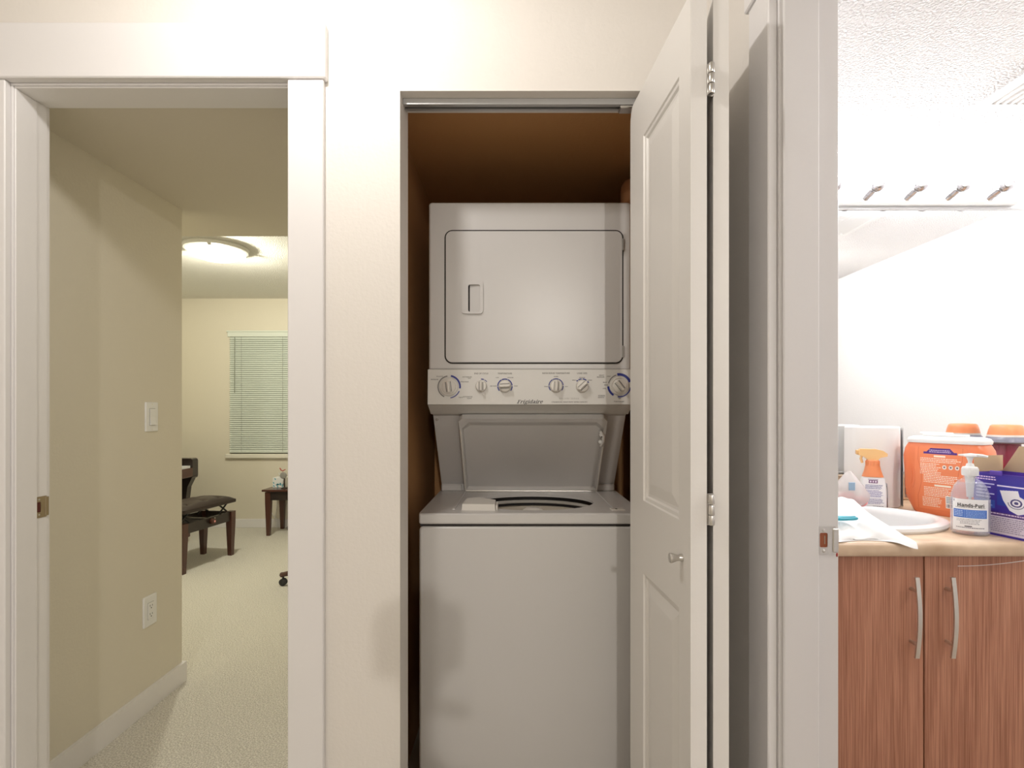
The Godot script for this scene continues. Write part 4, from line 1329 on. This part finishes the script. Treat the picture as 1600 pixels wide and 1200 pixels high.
func vanity_things():
	# counter top is at 0.89
	# ---- paper towel roll
	var t = thing("paper_towel_roll", P(1.265, 0.89, 1.885), "tall white paper towel roll standing behind the spray bottle", "paper towels", "", 0.0, false)
	obj("roll", lathe(S(), [Vector2(0.022, 0.0), Vector2(0.079, 0.0), Vector2(0.083, 0.004), Vector2(0.0835, 0.14), Vector2(0.083, 0.274), Vector2(0.079, 0.278), Vector2(0.022, 0.277)], 44), M.paper, t)
	obj("core", lathe(S(), [Vector2(0.022, 0.0), Vector2(0.022, 0.277), Vector2(0.02, 0.277), Vector2(0.02, 0.0)], 20), M.kraft, t)
	var s = sheet(S(), 10, 8, func(u, v): return Vector3(cos(-0.3 + u * 0.9) * (0.0845 + 0.006 * u * u), 0.002 + 0.274 * v, sin(-0.3 + u * 0.9) * (0.0845 + 0.006 * u * u)), Vector3(0.7, 0, 0.7), 0.0005)
	obj("loose_sheet", s, M.paper, t)
	# ---- spray bottle
	t = thing("spray_bottle", P(1.192, 0.89, 1.772), "white spray bottle with an orange neck and peach trigger behind the sink", "spray bottle", "", deg_to_rad(-24), false)
	s = S()
	var rings = []
	for q in [[0.0, 0.036, 0.02], [0.004, 0.039, 0.023], [0.06, 0.04, 0.0235], [0.085, 0.038, 0.023], [0.105, 0.033, 0.021], [0.115, 0.029, 0.02], [0.135, 0.0225, 0.018], [0.148, 0.019, 0.017]]:
		var ring = []
		for p in rrect(-q[1], -q[2], q[1], q[2], q[2] * 0.85, 4):
			ring.append(Vector3(p.x, q[0], p.y))
		rings.append(ring)
	loft(s, rings)
	obj("bottle", s, M.white, t)
	s = S()
	rings = []
	for q in [[0.113, 0.0305, 0.0212], [0.135, 0.0236, 0.019], [0.15, 0.0205, 0.0182]]:
		var ring = []
		for p in rrect(-q[1], -q[2], q[1], q[2], q[2] * 0.85, 4):
			ring.append(Vector3(p.x, q[0], p.y))
		rings.append(ring)
	loft(s, rings)
	obj("neck_wrap", s, M.orange_cap, t)
	s = lathe(S(), [Vector2(0.0, 0.149), Vector2(0.0195, 0.149), Vector2(0.0195, 0.166), Vector2(0.017, 0.169), Vector2(0, 0.17)], 24)
	for k in 24:
		var a = TAU * k / 24
		tube(s, [Vector3(cos(a) * 0.0195, 0.15, sin(a) * 0.0195), Vector3(cos(a) * 0.0195, 0.165, sin(a) * 0.0195)], 0.0009, 4)
	obj("collar", s, M.orange_cap, t)
	s = extrude(S(), poly([-0.042, 0.197, -0.041, 0.184, -0.026, 0.18, -0.014, 0.169, 0.014, 0.169, 0.02, 0.177, 0.04, 0.182, 0.04, 0.191, 0.028, 0.2, 0.008, 0.205, -0.037, 0.205]), -0.0115, 0.0115)
	obj("trigger_head", s, M.peach, t)
	s = cbox(S(), Vector3(-0.048, 0.186, -0.008), Vector3(-0.04, 0.201, 0.008), 0.002)
	tube(s, [Vector3(-0.03, 0.184, 0), Vector3(-0.033, 0.172, 0), Vector3(-0.029, 0.158, 0)], 0.004, 8)
	obj("nozzle", s, M.peach, t)
	var im = page(150, 200, Color(0.97, 0.96, 0.96))
	hline(im, 34, 8, 70, 3, Color(0.35, 0.3, 0.45))
	hline(im, 40, 14, 62, 20, Color(0.35, 0.12, 0.35))
	hline(im, 46, 18, 14, 12, Color(0.9, 0.85, 0.9))
	hline(im, 66, 18, 10, 12, Color(0.95, 0.9, 0.95))
	hline(im, 82, 18, 14, 12, Color(0.9, 0.85, 0.9))
	fine_print(im, 18, 44, 118, 5, 6, Color(0.28, 0.28, 0.52), 0.2)
	fine_print(im, 14, 78, 124, 8, 6, Color(0.4, 0.38, 0.62), 0.3)
	fine_print(im, 12, 132, 126, 6, 6, Color(0.42, 0.4, 0.6), 0.3)
	fine_print(im, 70, 178, 66, 3, 6, Color(0.25, 0.25, 0.35), 0.1)
	s = sheet(S(), 1, 1, func(u, v): return Vector3(lerp(-0.034, 0.034, u) * (1.0 - 0.12 * v), 0.008 + 0.103 * v, 0.0244 - 0.0016 * v * v), Vector3(0, 0, 1), 0.0002)
	obj("label", s, printed(im), t)
	im = page(30, 200, Color(0.95, 0.94, 0.95))
	hline(im, 9, 20, 9, 60, Color(0.4, 0.3, 0.55))
	hline(im, 4, 110, 9, 80, Color(0.9, 0.5, 0.3))
	for k in 9:
		hline(im, 15 + rng.randi() % 3, 96 + k * 10, 9, 6, Color(0.25, 0.22, 0.4))
	s = sheet(S(), 1, 1, func(u, v): return Vector3(0.0406 - 0.002 * v, 0.008 + 0.085 * v, lerp(0.013, -0.013, u)), Vector3(1, 0, 0), 0.0002)
	obj("side_label", s, printed(im), t)
	# ---- orange tub with a white lid
	t = thing("detergent_tub", P(1.383, 0.89, 1.697), "large orange detergent tub with a white lid and printed back", "detergent tub", "", deg_to_rad(-63.6), false)
	rings = []
	for q in [[0.0, 0.078, 0.041, 0.0], [0.006, 0.086, 0.044, 0.0], [0.05, 0.107, 0.048, 0.0], [0.085, 0.114, 0.05, 0.02], [0.12, 0.116, 0.05, 0.035], [0.155, 0.117, 0.05, 0.02], [0.185, 0.1165, 0.049, 0.0], [0.21, 0.112, 0.047, 0.0], [0.226, 0.104, 0.044, 0.0], [0.232, 0.098, 0.041, 0.0]]:
		var ring = []
		for p in rrect(-q[1], -q[2], q[1], q[2], q[2] * 0.6, 5):
			ring.append(Vector3(p.x * (1.0 - q[3]), q[0], p.y))
		rings.append(ring)
	obj("tub", loft(S(), rings), M.orange, t)
	# moulded ridges round the grips at both sides of the back
	for q in [-1, 1]:
		for r in [1.0, 0.72]:
			var arch = []
			for k in 13:
				var a = -PI / 2 + PI * k / 12.0
				arch.append(Vector3(q * (0.1 - 0.03 * r * cos(a)), 0.12 + 0.062 * r * sin(a), 0.0495 - 0.009 * (1 - cos(a)) ))
			obj("grip_ridge", tube(S(), arch, 0.003, 6), M.orange, t)
	s = S()
	rings = []
	for q in [[0.229, 0.105, 0.046], [0.238, 0.107, 0.047], [0.246, 0.102, 0.043], [0.25, 0.09, 0.036]]:
		var ring = []
		for p in rrect(-q[1], -q[2], q[1], q[2], q[2] * 0.6, 5):
			ring.append(Vector3(p.x, q[0], p.y))
		rings.append(ring)
	loft(s, rings)
	obj("lid", s, M.white, t)
	s = cbox(S(), Vector3(-0.06, 0.25, -0.02), Vector3(0.05, 0.257, 0.026), 0.002)
	obj("lid_flap", s, M.white, t)
	s = cbox(S(), Vector3(-0.085, 0.2545, -0.034), Vector3(0.0, 0.262, -0.008), 0.002)
	obj("lid_latch", s, M.white, t)
	var org = Color(0.955, 0.55, 0.36)
	im = page(230, 300, org)
	for k in 22:
		hline(im, 50 + k, 3 + 22 - k, 130 - 2 * k + 0, 1, Color(0.3, 0.14, 0.52))
	hline(im, 40, 22, 150, 10, Color(0.3, 0.14, 0.52))
	fine_print(im, 66, 12, 98, 2, 8, Color(0.85, 0.8, 0.9), 0.1)
	hline(im, 88, 38, 52, 9, Color(0.99, 0.93, 0.86))
	fine_print(im, 26, 52, 186, 3, 8, Color(1.0, 0.93, 0.86), 0.25)
	fine_print(im, 26, 78, 96, 7, 8, Color(1.0, 0.93, 0.86), 0.4)
	for q in [136, 164, 192]:
		for y in range(-10, 11):
			var hw = int(sqrt(100 - y * y))
			hline(im, q - hw, 92 + y, 2 * hw, 1, Color(0.98, 0.94, 0.9))
		hline(im, q - 4, 88, 8, 8, Color(0.5, 0.4, 0.4))
	fine_print(im, 42, 134, 156, 5, 8, Color(1.0, 0.93, 0.86), 0.15)
	hline(im, 92, 178, 74, 9, Color(1.0, 0.96, 0.9))
	fine_print(im, 44, 192, 140, 6, 8, Color(1.0, 0.93, 0.86), 0.25)
	fine_print(im, 36, 242, 88, 6, 8, Color(1.0, 0.93, 0.86), 0.3)
	hline(im, 140, 228, 44, 58, Color(0.97, 0.95, 0.92))
	for k in 4:
		hline(im, 144, 232 + k * 8, 36, 5, Color(0.6, 0.68, 0.72))
	for k in 9:
		hline(im, 144 + k * 4, 266, 1 + k % 3, 16, Color(0.25, 0.28, 0.3))
	var rim_line = Color(0.86, 0.42, 0.26)
	for y in 300:
		var wob = 18.0 * sin(PI * clamp((y - 60) / 180.0, 0.0, 1.0))
		hline(im, 14 + wob, y, 2, 1, rim_line)
		hline(im, 212 - wob, y, 2, 1, rim_line)
	s = sheet(S(), 1, 12, func(u, v):
		var h = 0.018 + 0.198 * v
		var z = 0.0
		for k in rings_of_tub.size() - 1:
			var a = rings_of_tub[k]
			var b = rings_of_tub[k + 1]
			if h >= a.x and h <= b.x:
				z = lerp(a.y, b.y, (h - a.x) / (b.x - a.x))
		return Vector3(lerp(-0.07, 0.07, u), h, z + 0.0008), Vector3(0, 0, 1), 0.0002)
	obj("back_label", s, printed(im, 0.35), t)
	im = page(60, 200, Color(0.96, 0.95, 0.96))
	hline(im, 8, 20, 44, 26, Color(0.35, 0.5, 0.75))
	hline(im, 8, 46, 44, 22, Color(0.85, 0.3, 0.3))
	hline(im, 12, 80, 36, 34, Color(0.3, 0.16, 0.5))
	fine_print(im, 8, 130, 44, 6, 9, Color(0.3, 0.4, 0.5))
	s = sheet(S(), 1, 6, func(u, v): return Vector3(-0.1175 + 0.004 * abs(v - 0.5), 0.04 + 0.16 * v, lerp(-0.02, 0.02, u)), Vector3(-1, 0, 0), 0.0005)
	obj("side_label", s, printed(im), t)
	# ---- pump bottle of hand cleanser
	t = thing("pump_bottle", P(1.226, 0.89, 1.432), "clear pump bottle labelled Hands-Puri standing at the counter edge", "pump bottle", "", deg_to_rad(-30), false)
	t.scale = Vector3(0.82, 1.0, 0.92)
	s = S()
	lathe(s, [Vector2(0.0, 0.0), Vector2(0.046, 0.0), Vector2(0.05, 0.005), Vector2(0.051, 0.012), Vector2(0.051, 0.095), Vector2(0.049, 0.112), Vector2(0.043, 0.129), Vector2(0.032, 0.143), Vector2(0.018, 0.15), Vector2(0.0165, 0.162)], 44, IDENT, 1.0, 0.68)
	obj("bottle", s, M.clear, t)
	s = lathe(S(), [Vector2(0.0, 0.003), Vector2(0.045, 0.003), Vector2(0.049, 0.009), Vector2(0.0495, 0.09), Vector2(0.0475, 0.11), Vector2(0.041, 0.128), Vector2(0.031, 0.139), Vector2(0, 0.14)], 40, IDENT, 1.0, 0.68)
	obj("gel", s, M.gel, t)
	obj("dip_tube", tube(S(), [Vector3(0, 0.02, 0), Vector3(0, 0.12, 0)], 0.004, 10), M.white, t)
	s = lathe(S(), [Vector2(0.009, 0.1), Vector2(0.011, 0.13), Vector2(0.014, 0.158)], 18)
	obj("pump_stem", s, M.white, t)
	s = lathe(S(), [Vector2(0.0, 0.158), Vector2(0.0215, 0.158), Vector2(0.022, 0.162), Vector2(0.0215, 0.177), Vector2(0.019, 0.181), Vector2(0.012, 0.182), Vector2(0.009, 0.19), Vector2(0.0, 0.191)], 28)
	for k in 28:
		var a = TAU * k / 28
		tube(s, [Vector3(cos(a) * 0.0216, 0.161, sin(a) * 0.0216), Vector3(cos(a) * 0.0216, 0.176, sin(a) * 0.0216)], 0.0008, 4)
	obj("collar", s, M.white, t)
	s = lathe(S(), [Vector2(0.0055, 0.185), Vector2(0.0055, 0.196), Vector2(0.01, 0.207), Vector2(0.018, 0.21), Vector2(0.016, 0.215), Vector2(0.0, 0.217)], 24)
	tube(s, [Vector3(0, 0.2125, 0), Vector3(0.03, 0.212, 0.004), Vector3(0.044, 0.2095, 0.006)], 0.0052, 10, 0.003)
	tube(s, [Vector3(0, 0.2125, 0), Vector3(-0.03, 0.212, 0.0)], 0.005, 10, 0.002)
	obj("pump_head", s, M.white, t)
	im = page(256, 200, Color(0.97, 0.97, 0.98))
	hline(im, 8, 66, 186, 52, Color(0.27, 0.45, 0.8))
	hline(im, 72, 66, 2, 52, Color(0.55, 0.68, 0.92))
	fine_print(im, 14, 74, 52, 4, 10, Color(0.75, 0.84, 0.97), 0.1)
	fine_print(im, 80, 72, 108, 5, 9, Color(0.62, 0.75, 0.95), 0.1)
	fine_print(im, 22, 52, 160, 1, 6, Color(0.6, 0.6, 0.62), 0.0)
	fine_print(im, 30, 126, 130, 2, 9, Color(0.62, 0.62, 0.65), 0.2)
	fine_print(im, 50, 144, 100, 2, 9, Color(0.6, 0.6, 0.64), 0.2)
	hline(im, 74, 168, 36, 6, Color(0.2, 0.2, 0.24))
	fine_print(im, 26, 178, 150, 1, 8, Color(0.2, 0.22, 0.35), 0.0)
	hline(im, 206, 0, 50, 200, Color(0.72, 0.71, 0.76))
	fine_print(im, 212, 20, 38, 18, 9, Color(0.5, 0.48, 0.55), 0.2)
	hline(im, 8, 6, 6, 12, Color(0.35, 0.4, 0.5))
	var curve = func(u, h):
		var a = lerp(2.72, 0.15, u)
		return Vector3(cos(a) * 0.0515, h, sin(a) * 0.0515 * 0.68)
	s = sheet(S(), 18, 1, func(u, v): return curve.call(u, 0.013 + 0.084 * v), Vector3(0, 0, 1), 0.0)
	obj("label", s, printed(im), t)
	s = S()
	words_round(s, "Hands-Puri", 0.0095, -0.004, 0.0805, 0.0515, 0.035)
	put("lettering", s.commit(), M.ink, t)
	# ---- purple carton with raised kraft flaps
	t = thing("purple_carton", P(1.333, 0.89, 1.41), "open purple carton with raised tan flaps at the counter's right", "carton", "", deg_to_rad(-78.3), false)
	s = S()
	var hx = 0.072
	for q in [[-hx, hx, 0.0485, 0.05], [-hx, hx, -0.05, -0.0485], [-hx, -hx + 0.0015, -0.0485, 0.0485], [hx - 0.0015, hx, -0.0485, 0.0485]]:
		bx(s, q[0], q[1], 0.0, 0.164, -q[2], -q[3])
	bx(s, -hx, hx, 0.0, 0.0015, -0.0485, 0.0485)
	obj("carton", s, M.purple, t)
	s = S()
	extrude(s, poly([-hx, 0.164, hx, 0.164, 0.05, 0.235, -0.03, 0.235]), -0.0505, -0.049)
	obj("flap", s, M.kraft, t)
	s = extrude(S(), poly([-0.05, 0.164, 0.05, 0.164, 0.05, 0.208, -0.05, 0.208]), hx - 0.0012, hx, Transform3D(Basis(Vector3(0, 0, 1), Vector3(0, 1, 0), Vector3(-1, 0, 0)) * Basis(), Vector3.ZERO))
	obj("flap", s, M.kraft, t)
	obj("tab", cbox(S(), Vector3(-0.03, 0.16, 0.0495), Vector3(0.0, 0.172, 0.052), 0.0008), M.purple, t)
	im = page(220, 260, Color(0.22, 0.13, 0.6))
	for y in 130:
		hline(im, 90, y, 130, 1, Color(0.22, 0.13, 0.6).lerp(Color(0.14, 0.25, 0.66), y / 130.0))
	fine_print(im, 4, 12, 84, 2, 10, Color(0.95, 0.85, 0.95), 0.1)
	for r in 5:
		hline(im, 8, 42 + r * 14, 72 - (r % 3) * 14, 5, Color(0.85, 0.84, 0.97))
	hline(im, 6, 112, 76, 34, Color(0.2, 0.32, 0.72))
	fine_print(im, 12, 120, 62, 2, 12, Color(0.6, 0.72, 0.95), 0.2)
	hline(im, 90, 44, 100, 6, Color(0.93, 0.9, 0.98))
	# pale pod drawing: a ragged white patch with a round ring on it
	var blob = [Vector2(100, 66), Vector2(166, 60), Vector2(172, 84), Vector2(206, 100), Vector2(196, 150), Vector2(166, 160), Vector2(136, 146), Vector2(112, 106)]
	for y in range(58, 164):
		for x in range(96, 210):
			var v = Vector2(x, y)
			if Geometry2D.is_point_in_polygon(v, PackedVector2Array(blob)):
				var c = Color(0.96, 0.95, 0.97)
				var r = Vector2((x - 160) / 1.25, y - 112).length()
				if r < 17 and r > 12 or r < 6:
					c = Color(0.3, 0.28, 0.5)
				elif r > 22 and r < 25 and y > 112:
					c = Color(0.5, 0.5, 0.6)
				im.set_pixel(x, y, c)
	hline(im, 14, 160, 190, 92, Color(0.88, 0.84, 0.9))
	hline(im, 14, 160, 190, 16, Color(0.34, 0.2, 0.5))
	fine_print(im, 24, 164, 170, 1, 10, Color(0.92, 0.86, 0.94), 0.1)
	fine_print(im, 18, 182, 182, 8, 8, Color(0.6, 0.56, 0.66), 0.25)
	s = sheet(S(), 1, 1, func(u, v): return Vector3(lerp(-hx + 0.001, hx - 0.001, u), 0.001 + 0.162 * v, 0.0504), Vector3(0, 0, 1), 0.0002)
	obj("front_print", s, printed(im), t)
	# ---- maroon bottle with an orange cap
	t = thing("capped_bottle", P(1.757, 0.89, 1.9), "maroon bottle with an orange cap and grey collar behind the purple carton", "bottle", "", 0.0, false)
	t.scale = Vector3(1.15, 0.975, 1.15)
	obj("bottle", lathe(S(), [Vector2(0, 0), Vector2(0.042, 0), Vector2(0.046, 0.006), Vector2(0.046, 0.16), Vector2(0.04, 0.19), Vector2(0.034, 0.215), Vector2(0.034, 0.228), Vector2(0, 0.228)], 30), M.maroon, t)
	obj("collar", lathe(S(), [Vector2(0, 0.222), Vector2(0.05, 0.222), Vector2(0.056, 0.227), Vector2(0.054, 0.236), Vector2(0.047, 0.246), Vector2(0, 0.247)], 32), M.slate, t)
	obj("cap_ring", lathe(S(), [Vector2(0, 0.245), Vector2(0.047, 0.245), Vector2(0.047, 0.253), Vector2(0, 0.254)], 32), M.white, t)
	obj("cap", lathe(S(), [Vector2(0, 0.253), Vector2(0.046, 0.253), Vector2(0.043, 0.27), Vector2(0.039, 0.286), Vector2(0.034, 0.29), Vector2(0.0, 0.2915)], 32), M.orange_cap, t)
	# ---- paper sheet spread over the sink's front and the counter edge
	t = thing("paper_sheet", P(0.83, 0.89, 1.45), "crumpled white paper towel sheet draped over the sink and counter edge", "paper towel")
	var prof = [[1.339, 0.891], [1.348, 0.8935], [1.365, 0.899], [1.40, 0.912], [1.5, 0.936], [1.575, 0.962], [1.62, 0.945], [1.66, 0.925]]
	s = sheet(S(), 40, 30, func(u, v):
		var f = v * (prof.size() - 1)
		var k = min(int(f), prof.size() - 2)
		var d = lerp(prof[k][0], prof[k + 1][0], f - k)
		var h = lerp(prof[k][1], prof[k + 1][1], f - k)
		var x = lerp(0.68, 1.0, u) + 0.006 * sin(v * 9.0)
		var wave = max(0.0, sin(u * 16.0 + v * 3.0)) * 0.012 * (1.0 - 0.5 * v) + 0.004 * (1 + sin(u * 31.0 - v * 11.0))
		wave *= smoothstep(0.0, 0.12, 1.0 - u)
		d += smoothstep(0.3, 0.0, v) * (0.018 * (0.5 + 0.5 * sin(u * 11.0 + 0.6)) - 0.022 * smoothstep(0.82, 1.0, u))
		h -= smoothstep(0.12, 0.0, v) * smoothstep(0.85, 1.0, u) * 0.012
		return P(x, h + wave * smoothstep(0.02, 0.35, v), d), Vector3.UP, 0.0008)
	obj("sheet", s, M.paper, t)
	# ---- teal clip on the paper
	t = thing("teal_clip", P(0.89, 0.92, 1.43), "small teal plastic clip lying on the white paper sheet", "clip")
	var pts = []
	for k in 25:
		var a = TAU * k / 24
		pts.append(P(0.866 + 0.038 * cos(a), 0.937, 1.408 + 0.012 * sin(a)))
	s = tube(S(), pts, 0.0042, 8, -1.0, false)
	tube(s, [P(0.80, 0.937, 1.404), P(0.902, 0.94, 1.41)], 0.003, 8)
	obj("loop", s, M.teal, t)
	# ---- clear bag with pink things, and a pink sponge beside it
	t = thing("plastic_bag", P(1.06, 0.9, 1.7), "crumpled clear plastic bag with pink contents beside the sink", "bag")
	rings = []
	for q in [[0.925, 0.045], [0.94, 0.056], [0.96, 0.054], [0.985, 0.042], [1.01, 0.022], [1.03, 0.007]]:
		var ring = []
		for k in 18:
			var a = TAU * k / 18
			var r = q[1] * (1.0 + 0.18 * sin(k * 2.4 + q[0] * 60.0) + 0.08 * sin(k * 5.1))
			ring.append(P(1.062 + r * cos(a), q[0], 1.69 + 0.7 * r * sin(a)))
		rings.append(ring)
	obj("bag", loft(S(), rings), M.bag, t)
	s = S()
	for k in 7:
		ball(s, P(1.035 + 0.014 * (k % 4), 0.942 + 0.006 * (k % 3), 1.68 + 0.012 * (k / 4)), 0.011, 10)
	obj("contents", s, M.pink, t)
	obj("tag", cbox(S(), P(1.037, 0.975, 1.653), P(1.056, 1.0, 1.649), 0.0005), mat(Color(0.3, 0.42, 0.55), 0.4), t)
	t = thing("pink_sponge", P(1.1, 0.92, 1.68), "small round pink sponge in front of the spray bottle", "sponge")
	obj("sponge", ball(S(), P(1.098, 0.935, 1.683), 0.0165, 16, Vector3(1.1, 1.0, 0.8)), M.pink, t)
	# ---- loose white thread hanging from the counter edge over the right door
	t = thing("thread", P(1.33, 0.86, 1.33), "thin white thread hanging from the counter over the right cabinet door", "thread")
	pts = []
	for k in 16:
		var u = k / 15.0
		pts.append(P(1.128 + 0.19 * u, 0.826 + 0.026 * u * u, 1.3535 - 0.02 * u * u))
	obj("thread", tube(S(), pts, 0.0008, 5), M.paper, t)

var rings_of_tub := [Vector2(0.0, 0.041), Vector2(0.006, 0.044), Vector2(0.05, 0.048), Vector2(0.085, 0.05), Vector2(0.12, 0.05), Vector2(0.155, 0.05), Vector2(0.185, 0.049), Vector2(0.21, 0.047), Vector2(0.226, 0.044)]

# ---------------------------------------------------------------- the photographer's camera on its tripod, which shades the closet wall
func tripod():
	var t = thing("camera_tripod", Vector3(0, 0, 0.14), "black camera on a tripod where the photograph is taken from", "tripod", "", 0.0, false)
	obj("camera_body", cbox(S(), Vector3(-0.078, 1.155, -0.03), Vector3(0.078, 1.27, 0.05), 0.014), M.black, t)
	obj("viewfinder", cbox(S(), Vector3(-0.035, 1.265, -0.03), Vector3(0.035, 1.30, 0.045), 0.012), M.black, t)
	obj("lens", lathe(S(), [Vector2(0, 0.0), Vector2(0.036, 0.0), Vector2(0.038, 0.02), Vector2(0.038, 0.06), Vector2(0.034, 0.064), Vector2(0.0, 0.05)], 26, Transform3D(Basis(Vector3.RIGHT, -PI / 2), Vector3(0, 1.21, -0.025))), M.black, t)
	var s = lathe(S(), [Vector2(0, 1.06), Vector2(0.024, 1.06), Vector2(0.024, 1.1), Vector2(0.04, 1.12), Vector2(0.04, 1.155), Vector2(0, 1.155)], 20)
	tube(s, [Vector3(0.0, 1.09, 0), Vector3(0.09, 1.075, 0.02)], 0.009, 8, 0.014)
	obj("tripod_head", s, M.black, t)
	s = lathe(S(), [Vector2(0, 0.6), Vector2(0.014, 0.6), Vector2(0.014, 0.9), Vector2(0.045, 0.91), Vector2(0.05, 0.96), Vector2(0.03, 0.975), Vector2(0.015, 0.98), Vector2(0.015, 1.06), Vector2(0, 1.06)], 20)
	tube(s, [Vector3(0.0, 0.94, 0), Vector3(0.085, 0.945, 0)], 0.01, 8)
	obj("column", s, M.black, t)
	for k in 3:
		var a = TAU * k / 3 + PI / 2
		var d = Vector3(cos(a), 0, sin(a))
		s = tube(S(), [d * 0.04 + Vector3(0, 0.945, 0), d * 0.2 + Vector3(0, 0.52, 0)], 0.017, 10, 0.016)
		tube(s, [d * 0.19 + Vector3(0, 0.545, 0), d * 0.385 + Vector3(0, 0.012, 0)], 0.0125, 10, 0.011)
		ball(s, d * 0.385 + Vector3(0, 0.014, 0), 0.014, 8)
		obj("leg", s, M.black, t)
